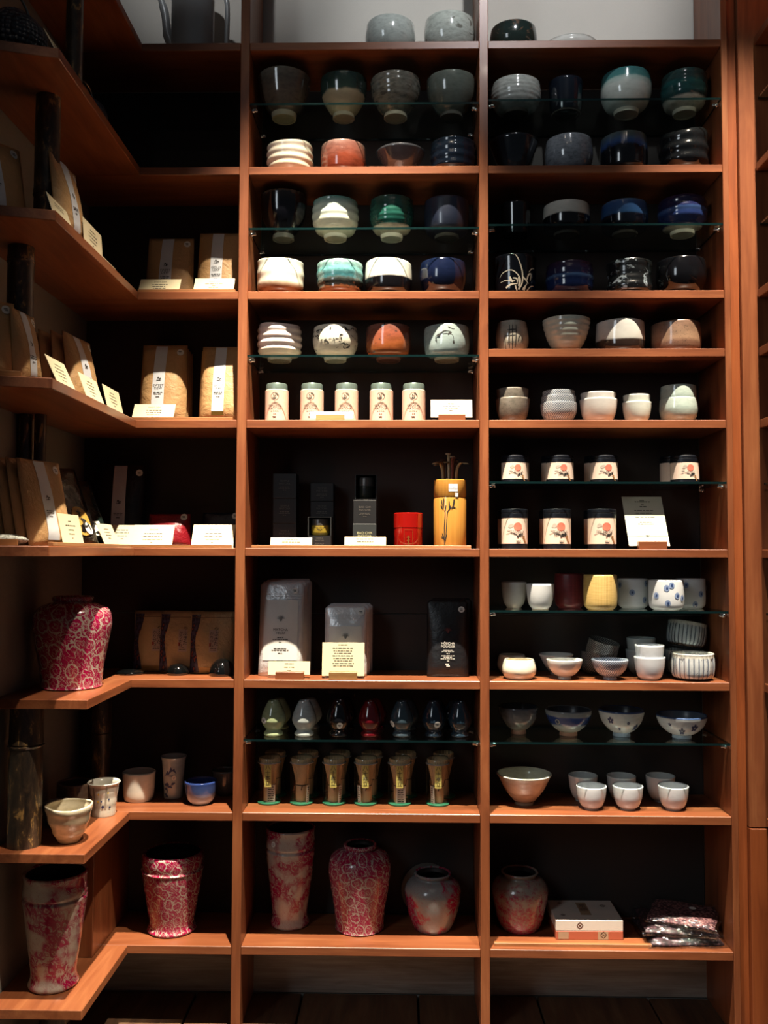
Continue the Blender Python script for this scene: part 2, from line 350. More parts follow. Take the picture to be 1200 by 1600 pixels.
# text & print ---------------------------------------------------------
_tc = {}
def textvf(s, size, align='CENTER'):
    k = (s, align)
    if k not in _tc:
        c = bpy.data.curves.new('t', 'FONT'); c.body = s; c.size = 1; c.align_x = align; c.resolution_u = 2; c.space_line = .95
        o = bpy.data.objects.new('t', c); COL.objects.link(o); bpy.context.view_layer.update()
        me = bpy.data.meshes.new_from_object(o); _tc[k] = ([tuple(v.co) for v in me.vertices], [tuple(p.vertices) for p in me.polygons])
        bpy.data.objects.remove(o); bpy.data.curves.remove(c); bpy.data.meshes.remove(me)
    vs, fs = _tc[k]; return [(x*size, y*size) for x, y, _ in vs], fs
def bold(vs, fs): return vs, fs
def barsvf(width, h, rng):
    v, f = [], []; x = -width/2
    while x < width/2-h:
        l = min(h*rng.uniform(1.2, 5), width/2-x); i = len(v)
        v += [(x, 0), (x+l, 0), (x+l, h), (x, h)]; f.append((i, i+1, i+2, i+3)); x += l+h*.8
    return v, f
def merge(parts):
    v, f = [], []
    for (vs, fs, dx, dy) in parts:
        n = len(v); v += [(x+dx, y+dy) for x, y in vs]; f += [tuple(i+n for i in p) for p in fs]
    return v, f
def printvf(lines, seed=1):
    """lines: (text|float width of unreadable word row, size, x, y)"""
    rng = random.Random(seed); ps = []
    for t_, s_, x, y in lines:
        vs, fs = textvf(t_, s_) if isinstance(t_, str) else barsvf(t_, s_*.55, rng); ps.append((vs, fs, x, y))
    return merge(ps)
def wrapvf(vs, R, off=.0004):
    return [((R+off)*math.sin(x/R), -(R+off)*math.cos(x/R), z) for x, z in vs]
def wrapo(name, vs, fs, vo, mat, a0=0, off=.0006, parent=None):
    """flat drawing (u along the girth, v height) laid on the wall of a vessel"""
    out = []
    for u, z in vs:
        r = vo.rad(z)+off; a = u/vo.R+a0; out.append((r*math.sin(a), -r*math.cos(a), z))
    return mk(name, out, fs, mat, parent or vo.o, True, recalc=False)
def flatvf(vs, y): return [(x, y, z) for x, z in vs]
def stroke(pts, w0, w1=None, n=10):
    """brush stroke as a strip of quads through pts (u,v)"""
    w1 = w0 if w1 is None else w1; p = cr(pts, 5) if len(pts) > 2 else [tuple(a+(b-a)*k/5 for a, b in zip(pts[0], pts[1])) for k in range(6)]
    v, f = [], []; m = len(p)
    for i, q in enumerate(p):
        a = p[max(i-1, 0)]; b = p[min(i+1, m-1)]; dx, dy = b[0]-a[0], b[1]-a[1]; l = math.hypot(dx, dy) or 1
        ww = (w0+(w1-w0)*i/(m-1))*(.35+.65*math.sin(PI*min(1, .12+.8*i/(m-1))))
        v += [(q[0]-dy/l*ww/2, q[1]+dx/l*ww/2), (q[0]+dy/l*ww/2, q[1]-dx/l*ww/2)]
    for i in range(m-1): f.append((2*i, 2*i+1, 2*i+3, 2*i+2))
    return v, f, 0, 0
def blob(cx, cy, rx, ry=None, n=12, rot=0, jag=0):
    ry = ry or rx; v = [(cx, cy)]
    for i in range(n):
        a = 2*PI*i/n; k = 1+jag*random.uniform(-1, 1); x, y = rx*k*math.cos(a), ry*k*math.sin(a); v.append((cx+x*math.cos(rot)-y*math.sin(rot), cy+x*math.sin(rot)+y*math.cos(rot)))
    return v, [(0, 1+i, 1+(i+1) % n) for i in range(n)], 0, 0
def flower(cx, cy, r):
    return [blob(cx+r*.62*math.cos(a), cy+r*.62*math.sin(a), r*.45, r*.34, 10, a) for a in [2*PI*k/5+.3 for k in range(5)]]
def disc(name, x, y, z, r, mat, parent, ny=-1):
    v = [(x, y, z)]+[(x+r*math.cos(2*PI*i/20), y, z+r*math.sin(2*PI*i/20)) for i in range(20)]
    return mk(name, v, [(0, 1+i, 1+(i+1) % 20) for i in range(20)], mat, parent, False, recalc=False)
# ------------------------------------------------------------------ setting
PLASTER = paper('plaster_wall', '#7a756b', .9, .35, sc=22)
WALLTOP = paper('painted_wall', '#bdb8af', .9, .1, sc=9)
SHADEPANEL = paper('dark_back_panel', '#2f2825', .8, .1, sc=14)  # deep shade of the bays is put into this colour, keeping the backs near black
LIME = wood(0, '#aaa195', '#877e73', '#bdb4a7', .8, 'limewashed_wood')
def struct(o): o['kind'] = 'structure'; return o
struct(box('wall_back', -.80, 1.35, .198, .26, ZF-.05, 1.9, WALLTOP, bev=0))
struct(box('wall_left', -.80, WALLX, -.80, .198, ZF-.05, 1.9, PLASTER, bev=0))
bb = struct(box('baseboard_back', WALLX, 1.33, .186, .198, ZF, S['S8']-TH, LIME, bev=.001))
fl = struct(box('floor', -.80, 1.35, -2.7, .198, ZF-.06, ZF-.02, plain('floor_underlay', '#1a120d', .9), bev=0))
FLW = wood(1, '#573f29', '#38271a', '#6f553a', .7, 'old_plank')
xs = [-.975, -.715+.0, -.409, -.149, .133, .421, .691, .97, 1.33]
for i in range(1, len(xs)-1):
    ya = [-2.7, -1.35+random.uniform(-.3, .3), .186]
    for a, b in zip(ya, ya[1:]):
        box('floor_plank', xs[i]+.0025, xs[i+1]-.0025, a+.002, b-.002, ZF-.02, ZF-random.uniform(0, .0015), FLW, fl, .002)
# ------------------------------------------------------------------ built-in shelving
unit = empty('wall_shelving', (0, .1, ZF), 'built-in reddish wooden wall shelving filling the corner with dividers and many boards', 'shelving')
def up(o): o.location = Vector(o.location)-Vector(unit.location); return o
def cbox(name, x0, x1, y0, y1, z0, z1, mat, par=None, bev=.0012):
    cx, cy, cz = (x0+x1)/2, (y0+y1)/2, (z0+z1)/2
    o = box(name, x0-cx, x1-cx, y0-cy, y1-cy, z0-cz, z1-cz, mat, par, bev, (cx, cy, cz))
    if par is unit: up(o)
    return o
cbox('divider', XA, XB, 0, .19, ZF, 1.75, WZ, unit); cbox('divider', XC, XD, 0, .19, ZF, 1.75, WZ, unit)
cbox('side_panel', XE, XE+.0142, 0, .19, ZF, 1.75, WZ, unit)
cbox('filler_strip', XE+.0144, .8718, .012, .03, ZF, 1.75, wood(2, '#8e4a25', '#74391c', '#9c552c', .4, 'strip_wood'), unit)
for i, n in enumerate(['S1', 'S2', 'S3', 'S4', 'S5', 'S6', 'S7', 'S8']):
    z = S[n]
    p = [(XL, .0), (XA-.0003, 0), (XA-.0003, .19), (WALLX, .19), (WALLX, .0)]
    up(prism('shelf_board', [(x+.5, y-.1) for x, y in p], -TH, 0, WX, unit, .0012, (-.5, .1, z)))
    yo = YU if i < 5 else YL; sl = .055 if i < 5 else 0
    p = [(XL, yo), (XL, -.0004), (WALLX, -.0004), (WALLX, yo-sl)]
    up(prism('wing_board', [(x+.62, y+.2) for x, y in p], -TH, 0, WY, unit, .0012, (-.62, -.2, z)))
    cbox('shelf_board', XB+.0003, XC-.0003, 0.001, .19, z-TH, z, WX, unit)
    cbox('shelf_board', XD+.0003, XE-.0003, 0.001, .19, z-TH, z, WX, unit)
cbox('shelf_board', XD+.0003, XE-.0003, .001, .19, S['S3b']-TH, S['S3b'], WX, unit)
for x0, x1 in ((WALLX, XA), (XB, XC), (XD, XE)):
    cbox('back_panel', x0+.0005, x1-.0005, .1905, .1975, -.15, S['S1']-TH-.001, SHADEPANEL, unit, .0008)
    cbox('back_panel', x0+.0005, x1-.0005, .1905, .1975, S['S8'], -.152, SHADEPANEL, unit, .0008)
cbox('corner_post', WALLX+.001, -.584, -.066, .1895, S['S8'], S['S7']-TH, WZ, unit)
def pegs(row, xa, xb):
    z = G[row]-.0105
    for y in (.018, .15):
        for x, s in ((xa, 1), (xb, -1)):
            v, f = tube([(0, 0, 0), (s*.009, 0, 0), (s*.0095, 0, 0), (s*.016, 0, 0), (s*.0165, 0, 0)], [.0042, .0042, .0028, .0028, .0012], 10)
            up(mk('shelf_peg', v, f, CHROME, unit, True, loc=(x, y, z)))
            up(box('peg_pad', -.004, .004, -.003, .003, 0, .0035, CHROME, unit, .0006, (x+s*.011, y, z+.0015)))
def gshelf(row, xa, xb, label):
    z = G[row]; v, f = boxvf(xa+.0012, xb-.0012, .0015, .186, z-.005, z)
    c = Vector(((xa+xb)/2, .094, z-.006)); v = [Vector(q)-c for q in v]
    o = mk('glass_shelf', v, f, [GLASS, EDGE], None, False, [0, 0, 1, 1, 1, 1], c); tag(o, label, 'glass shelf', 'clear glass shelves between the wooden boards'); pegs(row, xa, xb)
gshelf('MG1', XB, XC, 'clear glass shelf in the middle bay, topmost, under four deep grey brown bowls')
gshelf('MG2', XB, XC, 'clear glass shelf in the middle bay under the black, celadon, green and navy bowls')
gshelf('MG3', XB, XC, 'clear glass shelf in the middle bay right above the pink tea tins')
gshelf('MG7', XB, XC, 'clear glass shelf in the middle bay under the row of ceramic whisk holders')
gshelf('RG1', XD, XE, 'clear glass shelf in the right bay, topmost, under the teal and grey bowls')
gshelf('RG2', XD, XE, 'clear glass shelf in the right bay under the white-topped and blue-topped bowls')
gshelf('RG5', XD, XE, 'clear glass shelf in the right bay under the short sun tins')
gshelf('RG6', XD, XE, 'clear glass shelf in the right bay under the spotted and woven cups')
gshelf('RG7', XD, XE, 'clear glass shelf in the right bay under the blue flowered rice bowls')
# right-hand shelving, only its edge is in the picture
ru = empty('corner_shelving', (1.0, 0, ZF), 'neighbouring wooden shelving at the right edge of the photo with shelf ends pointing forward', 'shelving')
def rp(o): o.location = Vector(o.location)-Vector(ru.location); o.parent = ru; return o
rp(cbox('face_board', .8722, 1.12, .0, .03, -.612, 1.75, WZ)); rp(cbox('face_board', .8722, 1.12, -.004, .03, ZF, -.614, wood(2, '#8e4a25', '#74391c', '#9c552c', .4, 'strip_wood')))
rp(cbox('side_board', 1.10, 1.12, -.5, -.0045, ZF, 1.75, WZ))
for n in ('S1', 'S2', 'S3', 'S3b', 'S4', 'S5', 'S6', 'S7', 'S8'):
    rp(cbox('shelf_board', .908 if n != 'S8' else .93, 1.0995, -.40, -.0045 , S[n]-TH, S[n], WY))
for row in ('RG1', 'RG2', 'RG5', 'RG6'):
    z = G[row]-.003; v, f = boxvf(.915, 1.099, -.39, -.0045, z-.005, z); c = Vector((1., -.2, z))
    o = mk('glass_shelf', [Vector(q)-c for q in v], f, [GLASS, EDGE], None, False, [0, 0, 1, 1, 1, 1], c)
    rp(o); 
# ------------------------------------------------------------------ bowls and cups
def pv(px, wpx, top, row, yd, shape, name, label, cat='bowl', g=None, mat=None, z0=None, **k):
    z0 = ROW[row] if z0 is None else z0; x = solveX(px, yd, z0+.03); R = wpx/2*dep(x, yd, z0+.03)/F
    yy = yd-.7*R if top < 864 else yd+.7*R
    H = solveZ(top, x, yy)-z0
    if g: g = dict(g); st = g.pop('stops'); mat = glaze(name+'_glaze', st, H, **g)
    elif callable(mat): mat = mat(R, H)
    return vessel(name, label, cat, x, yd, z0, R, H, shape, mat, **k)
def at_z(v): return v.o.location.z+v.H
TEA = 'tea bowls on the top boards'
# -- above the top board
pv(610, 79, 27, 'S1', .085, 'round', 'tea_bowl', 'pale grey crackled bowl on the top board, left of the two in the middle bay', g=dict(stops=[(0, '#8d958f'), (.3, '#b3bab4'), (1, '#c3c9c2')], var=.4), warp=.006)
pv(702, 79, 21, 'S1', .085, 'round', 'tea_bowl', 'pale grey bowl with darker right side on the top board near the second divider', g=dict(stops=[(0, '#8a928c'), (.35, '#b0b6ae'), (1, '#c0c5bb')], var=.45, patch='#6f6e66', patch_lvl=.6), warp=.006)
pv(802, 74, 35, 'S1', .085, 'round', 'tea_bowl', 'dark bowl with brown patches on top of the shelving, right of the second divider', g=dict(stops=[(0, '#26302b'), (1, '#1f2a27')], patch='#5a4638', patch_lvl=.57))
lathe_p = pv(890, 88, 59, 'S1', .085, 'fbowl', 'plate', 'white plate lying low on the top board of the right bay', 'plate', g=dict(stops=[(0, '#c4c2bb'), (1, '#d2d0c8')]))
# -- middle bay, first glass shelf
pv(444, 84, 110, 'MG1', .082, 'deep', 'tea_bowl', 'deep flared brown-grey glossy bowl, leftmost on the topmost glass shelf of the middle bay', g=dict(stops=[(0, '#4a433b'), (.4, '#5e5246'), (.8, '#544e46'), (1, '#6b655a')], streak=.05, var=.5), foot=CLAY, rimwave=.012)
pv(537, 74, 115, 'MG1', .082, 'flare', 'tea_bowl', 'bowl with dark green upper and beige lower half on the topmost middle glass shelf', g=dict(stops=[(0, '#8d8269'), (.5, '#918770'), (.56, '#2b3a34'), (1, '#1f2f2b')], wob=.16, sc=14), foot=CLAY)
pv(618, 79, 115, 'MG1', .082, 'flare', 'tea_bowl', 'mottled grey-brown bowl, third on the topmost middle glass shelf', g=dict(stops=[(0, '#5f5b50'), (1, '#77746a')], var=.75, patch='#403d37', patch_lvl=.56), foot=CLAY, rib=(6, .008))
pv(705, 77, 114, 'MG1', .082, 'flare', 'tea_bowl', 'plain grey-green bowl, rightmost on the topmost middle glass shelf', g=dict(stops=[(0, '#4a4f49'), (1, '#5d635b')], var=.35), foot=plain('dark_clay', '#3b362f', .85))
# -- right bay, first glass shelf
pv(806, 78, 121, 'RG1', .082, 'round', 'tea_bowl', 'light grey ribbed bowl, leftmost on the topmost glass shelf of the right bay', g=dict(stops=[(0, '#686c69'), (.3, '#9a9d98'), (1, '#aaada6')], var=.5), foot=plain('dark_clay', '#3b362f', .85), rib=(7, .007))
pv(884, 54, 121, 'RG1', .082, 'straight', 'tea_cup', 'tall black navy cup on the topmost right glass shelf', 'cup', g=dict(stops=[(0, '#0c1016'), (1, '#141a24')], var=.4), foot=plain('dark_clay', '#3b362f', .85))
pv(978, 77, 108, 'RG1', .085, 'round', 'tea_bowl', 'white bowl with teal band at the rim on the topmost right glass shelf', g=dict(stops=[(0, '#b9beb5'), (.6, '#c6cdc5'), (.74, '#a9c0b8'), (.80, '#4f8684'), (1, '#3f7475')], wob=.1, sc=18), foot=PALEFOOT, warp=.01)
pv(1069, 72, 110, 'RG1', .085, 'round', 'tea_bowl', 'dark teal bowl with pale bare base, rightmost on the topmost right glass shelf', g=dict(stops=[(0, '#a8a497'), (.30, '#b0ada1'), (.36, '#24484a'), (.7, '#2f6463'), (.8, '#39504e'), (1, '#41605d')], wob=.1, sc=16, var=.6), foot=PALEFOOT, warp=.015, rib=(5, .01))
# -- second board, middle bay
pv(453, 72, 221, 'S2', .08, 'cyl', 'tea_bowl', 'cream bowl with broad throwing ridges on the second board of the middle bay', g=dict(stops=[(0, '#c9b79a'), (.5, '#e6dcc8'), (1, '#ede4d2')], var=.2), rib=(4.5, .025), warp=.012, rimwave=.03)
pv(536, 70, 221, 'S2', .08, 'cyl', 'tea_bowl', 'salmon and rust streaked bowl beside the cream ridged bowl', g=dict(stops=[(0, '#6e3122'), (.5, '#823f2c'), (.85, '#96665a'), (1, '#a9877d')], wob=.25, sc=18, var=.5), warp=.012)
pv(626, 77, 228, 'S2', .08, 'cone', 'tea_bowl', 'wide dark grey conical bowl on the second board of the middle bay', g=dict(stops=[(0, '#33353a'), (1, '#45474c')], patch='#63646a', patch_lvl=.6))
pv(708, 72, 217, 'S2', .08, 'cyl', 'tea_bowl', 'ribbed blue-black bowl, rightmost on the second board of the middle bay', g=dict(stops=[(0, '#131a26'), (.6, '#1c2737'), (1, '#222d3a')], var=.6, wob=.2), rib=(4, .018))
# -- second board, right bay
pv(803, 77, 212, 'S2', .08, 'cone', 'tea_bowl', 'flared black bowl with pale foot on the second board of the right bay', g=dict(stops=[(0, '#2b2f33'), (.5, '#161a20'), (1, '#0e1116')], var=.5))
pv(889, 74, 211, 'S2', .08, 'round', 'tea_bowl', 'speckled blue-grey bowl on the second board of the right bay', g=dict(stops=[(0, '#6a7079'), (.5, '#7f858d'), (1, '#8e939a')], var=.6, speck='#4b5058'))
pv(975, 74, 208, 'S2', .08, 'cyl', 'tea_bowl', 'black bowl with blue splashed rim on the second board of the right bay', g=dict(stops=[(0, '#0b0d12'), (.62, '#0d1017'), (.72, '#2c4677'), (.85, '#3d5068'), (1, '#4a524f')], wob=.22, sc=20), warp=.012)
pv(1069, 75, 203, 'S2', .08, 'cyl', 'tea_bowl', 'warped black ribbed bowl with pale foot, rightmost on the second board of the right bay', g=dict(stops=[(0, '#8a8277'), (.1, '#8a8277'), (.14, '#101215'), (1, '#1b1e21')], wob=.06), rib=(3.5, .03), warp=.025, rimwave=.04)
# -- second glass, middle bay
pv(443, 73, 299, 'MG2', .085, 'flare', 'tea_bowl', 'black bowl with brown rim streaks, leftmost on the second glass shelf of the middle bay', g=dict(stops=[(0, '#0a0a0e'), (.75, '#0d0d13'), (.93, '#241c1a'), (1, '#57473b')], streak=.12), foot=plain('grey_clay', '#66625b', .8))
pv(524, 73, 309, 'MG2', .085, 'round', 'tea_bowl', 'celadon white ridged bowl with dark teal shoulders on the second middle glass shelf', g=dict(stops=[(0, '#bcb8a0'), (.3, '#c6c4ae'), (.5, '#cfd6c6'), (.8, '#c3d5c8'), (1, '#5d8f88')], wob=.05), foot=PALEFOOT, rib=(5, .013))
pv(612, 70, 307, 'MG2', .085, 'round', 'tea_bowl', 'dark green ribbed bowl with cut beige base on the second middle glass shelf', g=dict(stops=[(0, '#a39a84'), (.22, '#a8a08b'), (.27, '#14403a'), (.6, '#24564b'), (1, '#2f5148')], wob=.1, sc=12, var=.6), foot=PALEFOOT, rib=(8, .008))
pv(698, 70, 308, 'MG2', .085, 'cyl', 'tea_bowl', 'matt dark navy bowl, rightmost on the second middle glass shelf', g=dict(stops=[(0, '#14161f'), (.4, '#1a2030'), (1, '#252c3e')], rough=.3), foot=plain('dark_clay', '#3b362f', .85))
# -- third board, middle bay
pv(438, 74, 405, 'S3', .08, 'cyl', 'tea_bowl', 'white streaked bowl with brown lower band on the third board of the middle bay', g=dict(stops=[(0, '#5f3a22'), (.22, '#7a4a2a'), (.3, '#b9a58c'), (.4, '#dfd9c8'), (1, '#ece8dc')], wob=.08, sc=16), rib=(3, .012), warp=.012, rimwave=.02)
pv(531, 73, 407, 'S3', .08, 'cyl', 'tea_bowl', 'turquoise bowl fading to black and brown on the third board of the middle bay', g=dict(stops=[(0, '#7d4a2a'), (.24, '#6d3f25'), (.3, '#1d1a18'), (.48, '#3b423f'), (.56, '#2f5f66'), (.8, '#6da6a8'), (1, '#a8c6c2')], wob=.09, sc=40, streak=.05, var=.6), rib=(4, .014))
pv(607, 74, 406, 'S3', .08, 'cyl', 'tea_bowl', 'white over black bowl with dark flecks on the third board of the middle bay', g=dict(stops=[(0, '#0e0d0f'), (.50, '#0e0d10'), (.55, '#d6d3ca'), (1, '#dedbd2')], wob=.06, sc=10, patch='#1a1a1c', patch_lvl=.66, patch_sc=80), warp=.012, rimwave=.03)
pv(692, 73, 405, 'S3', .08, 'round', 'tea_bowl', 'glossy midnight blue bowl, rightmost on the third board of the middle bay', g=dict(stops=[(0, '#070a18'), (.5, '#0c1329'), (1, '#141d38')], var=.4))
# -- second glass, right bay
pv(806, 48, 315, 'RG2', .085, 'straight', 'tea_cup', 'small black cup at the left end of the second right glass shelf', 'cup', g=dict(stops=[(0, '#08090b'), (1, '#121316')], patch='#3a3a3c', patch_lvl=.66))
pv(885, 73, 315, 'RG2', .085, 'cyl', 'tea_bowl', 'black bowl with broad white band at the top on the second right glass shelf', g=dict(stops=[(0, '#0a0b0f'), (.55, '#0b0c12'), (.6, '#b8b6ae'), (1, '#c2c0b8')], wob=.07, sc=10), foot=plain('dark_clay', '#3b362f', .85))
pv(976, 72, 313, 'RG2', .085, 'cyl', 'tea_bowl', 'black bowl with cobalt blue band at the top on the second right glass shelf', g=dict(stops=[(0, '#07090f'), (.5, '#0a0d18'), (.57, '#26466f'), (.9, '#2d4a78'), (1, '#4a5f7a')], wob=.06, sc=12), foot=plain('dark_clay', '#3b362f', .85))
pv(1066, 75, 306, 'RG2', .085, 'round', 'tea_bowl', 'purple navy ridged bowl with pale bare base on the second right glass shelf', g=dict(stops=[(0, '#8d8678'), (.16, '#8d8678'), (.2, '#141b38'), (.5, '#1d2b55'), (.62, '#38507f'), (.68, '#191f42'), (1, '#221a35')], wob=.05), foot=PALEFOOT, rib=(4, .016))
# -- third board, right bay
b = pv(804, 70, 399, 'S3', .08, 'straight', 'tea_bowl', 'black bowl painted with pale orchid stems at the left of the third right board', g=dict(stops=[(0, '#08090d'), (1, '#0c0e14')], var=.3))
q = b.H
def orchid(vo):
    s = vo.R/.052; P = lambda u, v: ((u-.5)*.095*s, v*vo.H)
    st = lambda pts, w0, w1: stroke([P(*p) for p in pts], w0, w1)
    return merge([st([(.52, .12), (.60, .3), (.60, .55), (.50, .85), (.42, .97)], .0042, .0028), st([(.50, .12), (.55, .35), (.45, .52), (.30, .60), (.1, .55), (0, .45)], .0036, .0012), st([(.36, .3), (.2, .36), (.02, .33)], .002, .0012), st([(.18, .18), (.32, .25), (.48, .26)], .006, .003), st([(.28, .44), (.33, .34), (.42, .33)], .007, .003), st([(.36, .40), (.46, .38), (.47, .28)], .004, .003), st([(.5, .42), (.52, .3), (.50, .2)], .004, .003),
                  st([(.42, .22), (.48, .06)], .005, .002), st([(.60, .45), (.70, .36), (.78, .28)], .004, .003), st([(.72, .34), (.78, .5), (.86, .52), (.84, .36)], .0045, .003), st([(.78, .56), (.88, .66), (.98, .68)], .002, .003), st([(.62, .12), (.74, .28)], .006, .002), st([(.74, .10), (.86, .22), (1., .26)], .004, .0015), st([(.66, .1), (.70, .2)], .004, .002)])
PALEBR = plain('pale_slip', '#b9b3a2', .4)
wrapo('orchid_painting', *orchid(b), b, PALEBR, a0=.05)
pv(890, 74, 409, 'S3', .08, 'cyl', 'tea_bowl', 'navy bowl with plum rim and pale foot mark on the third right board', g=dict(stops=[(0, '#121c3d'), (.5, '#16264f'), (.6, '#3c5578'), (.65, '#1b2140'), (1, '#2a1b2d')], wob=.05), rib=(4, .01))
pv(983, 71, 406, 'S3', .08, 'waist', 'tea_bowl', 'waisted black bowl with silvery patches on the third right board', g=dict(stops=[(0, '#121416'), (1, '#17191b')], patch='#7d8890', patch_lvl=.57, patch_sc=40, streak=.05, rough=.2), rib=(5, .012))
pv(1064, 76, 402, 'S3', .08, 'round', 'tea_bowl', 'black bowl with pinkish bare base, rightmost on the third right board', g=dict(stops=[(0, '#a9826c'), (.1, '#a9826c'), (.14, '#0a0a0c'), (1, '#0e0e12')], wob=.07, sc=8))
# -- third glass, middle bay
pv(437, 69, 506, 'MG3', .075, 'cyl', 'tea_bowl', 'pinkish white bowl with heavy ridges, leftmost on the third middle glass shelf', g=dict(stops=[(0, '#c9bca3'), (.25, '#cfc3ab'), (.32, '#e3cfc7'), (1, '#e8d8d0')], var=.2), foot=PALEFOOT, rib=(5, .03), warp=.012, rimwave=.02)
b = pv(524, 71, 508, 'MG3', .075, 'round', 'tea_bowl', 'round white bowl with black brushed leaves on the third middle glass shelf', g=dict(stops=[(0, '#c4bba3'), (1, '#e0dccd')], var=.25), foot=PALEFOOT)
ps = []
rr = random.Random(3)
for k in range(46):
    u = rr.uniform(-.075, .075); v = rr.uniform(.3, .92)*b.H; a = rr.uniform(0, 6.28); l = rr.uniform(.006, .016)
    ps.append(stroke([(u, v), (u+l*.5*math.cos(a), v+l*.35*math.sin(a)+.001), (u+l*math.cos(a+.5), min(.95*b.H, max(.28*b.H, v+l*.7*math.sin(a+.5))))], rr.uniform(.0015, .006), .001))
wrapo('brushed_leaves', *merge(ps), b, INK)
pv(607, 70, 507, 'MG3', .075, 'cyl', 'tea_bowl', 'rust orange and plum bowl with dark smoke patch on the third middle glass shelf', g=dict(stops=[(0, '#7d3a20'), (.35, '#91502a'), (.65, '#8a4c38'), (1, '#80564c')], wob=.3, sc=14, var=.5, patch='#2c2a29', patch_lvl=.61, patch_sc=16), foot=plain('rust_clay', '#7a3c24', .6), warp=.012)
b = pv(698, 72, 508, 'MG3', .075, 'cyl', 'tea_bowl', 'blue-grey celadon bowl with black twig strokes, rightmost on the third middle glass shelf', g=dict(stops=[(0, '#6f7c7c'), (.5, '#8a9a9a'), (1, '#9aa9a6')], var=.3, wob=.2), foot=CLAY, warp=.015)
wrapo('twig_strokes', *merge([stroke([(-.03, .62*b.H), (-.018, .70*b.H), (-.008, .78*b.H), (.006, .76*b.H)], .0035, .002), stroke([(0, .9*b.H), (.012, .84*b.H), (.02, .86*b.H)], .003, .001), stroke([(-.012, .7*b.H), (.01, .66*b.H), (.014, .45*b.H)], .002, .0012), blob(.014, .44*b.H, .003, .004), stroke([(-.03, .6*b.H), (-.026, .48*b.H)], .004, .001), blob(.004, .7*b.H, .006, .003, 8, .5, .3), blob(-.022, .66*b.H, .004, .003, 8, 0, .3)]), b, INK)
# -- extra board in the right bay
b = pv(800, 52, 501, 'S3b', .07, 'pot', 'tea_cup', 'small rounded off-white cup with dark plaid lines on the fourth right board', 'cup', g=dict(stops=[(0, '#8d8778'), (1, '#a9a496')], var=.3))
H_, st = b.H, stroke
wrapo('plaid_lines', *merge([st([(-.022, .1*H_), (-.021, .6*H_)], .0018), st([(-.012, .12*H_), (-.011, .85*H_)], .003), st([(-.004, .1*H_), (-.004, .85*H_)], .0018), st([(.004, .15*H_), (.005, .85*H_)], .0022), st([(-.02, .5*H_), (.004, .52*H_)], .002), st([(-.018, .3*H_), (.004, .3*H_)], .0022), st([(-.016, .68*H_), (.004, .7*H_)], .003), st([(.009, .3*H_), (.012, .5*H_), (.015, .3*H_)], .0014), st([(.018, .28*H_), (.020, .46*H_), (.024, .25*H_)], .0014)]), b, INK)
pv(885, 75, 495, 'S3b', .075, 'deep', 'tea_bowl', 'tall flared celadon grey bowl with throwing rings on the fourth right board', g=dict(stops=[(0, '#b3825f'), (.14, '#b09a80'), (.3, '#b6bbab'), (1, '#c0c7ba')], var=.2, wob=.05), rib=(7, .012))
pv(969, 75, 500, 'S3b', .075, 'barrel', 'tea_bowl', 'blue-grey bowl with dark brown base patch on the fourth right board', g=dict(stops=[(0, '#2a201b'), (.36, '#2c211c'), (.42, '#b8b6ae'), (.8, '#c6c4bd'), (1, '#cfccc4')], wob=.1, sc=9), warp=.012)
pv(1056, 76, 502, 'S3b', .075, 'barrel', 'tea_bowl', 'brown speckled stoneware bowl, rightmost on the fourth right board', g=dict(stops=[(0, '#70503e'), (.3, '#7b5a48'), (.42, '#9c7d64'), (1, '#7d6050')], wob=.12, sc=10, speck='#2e221c', var=.5, rough=.35), warp=.01)
# -- stacks on the fourth board, right bay
def stack(row, yd, items, z0=None):
    z = ROW[row]; r = []
    for (px, wpx, top, shape, name, label, cat, kw) in items:
        vo = pv(px, wpx, top, row, yd, shape, name, label, cat, z0=z, **kw); r.append(vo); z = z+vo.H*kw.get('_n', .0)
    return r
def stack2(px, wpx, tops, row, yd, shape, name, labels, cat, mk_, **k):
    """nested vessels: the lower one stands on the shelf, each upper one sits inside the one below"""
    z0 = ROW[row]; lo = None; out = []
    for i, tp in enumerate(tops[::-1]):
        if lo is None: vo = pv(px, wpx, tp, row, yd, shape, name, labels[i], cat, mat=mk_, **k)
        else:
            x = solveX(px, yd, z0); yy = yd-.7*lo.R if tp < 864 else yd+.7*lo.R
            rise = solveZ(tp, x, yy)-(lo.o.location.z+lo.H); vo = V(); o = lo.o.copy(); COL.objects.link(o); o['label'] = labels[i]; o.location.z += rise; o.rotation_euler.z = random.random()*6; o.scale = (1-.06*i, 1-.06*i, 1)
            for c in lo.o.children:
                cc = c.copy(); COL.objects.link(cc); cc.parent = o
            vo.o, vo.R, vo.H, vo.rad = o, lo.R, lo.H, lo.rad
        lo = vo; out.append(vo)
    return out
gz = lambda nm, **g: (lambda R, H: glaze(nm, g.pop('stops') if 'stops' in g else None, H, **g))
stack2(801, 53, [606, 621], 'S4', .06, 'cup', 'stoneware_cup', ['grey-brown stoneware cup standing at the left end of the fifth right board', 'grey-brown stoneware cup nested inside the one at the left end'], 'cup', gz('stoneware', stops=[(0, '#5d564d'), (.6, '#746c61'), (1, '#8a8276')], var=.5, speck='#3b352e', rough=.4), th=.002, warp=.01)
stack2(873, 57, [609, 617, 628], 'S4', .06, 'nest', 'patterned_bowl', ['bottom bowl of the three stacked navy-and-white net pattern bowls', 'middle bowl of the three stacked navy-and-white net pattern bowls', 'top bowl of the three stacked navy-and-white net pattern bowls'], 'bowl', lambda R, H: pattern_bowl('net_pattern', R, '#c9ccca', '#2c3b52', 170), th=.002)
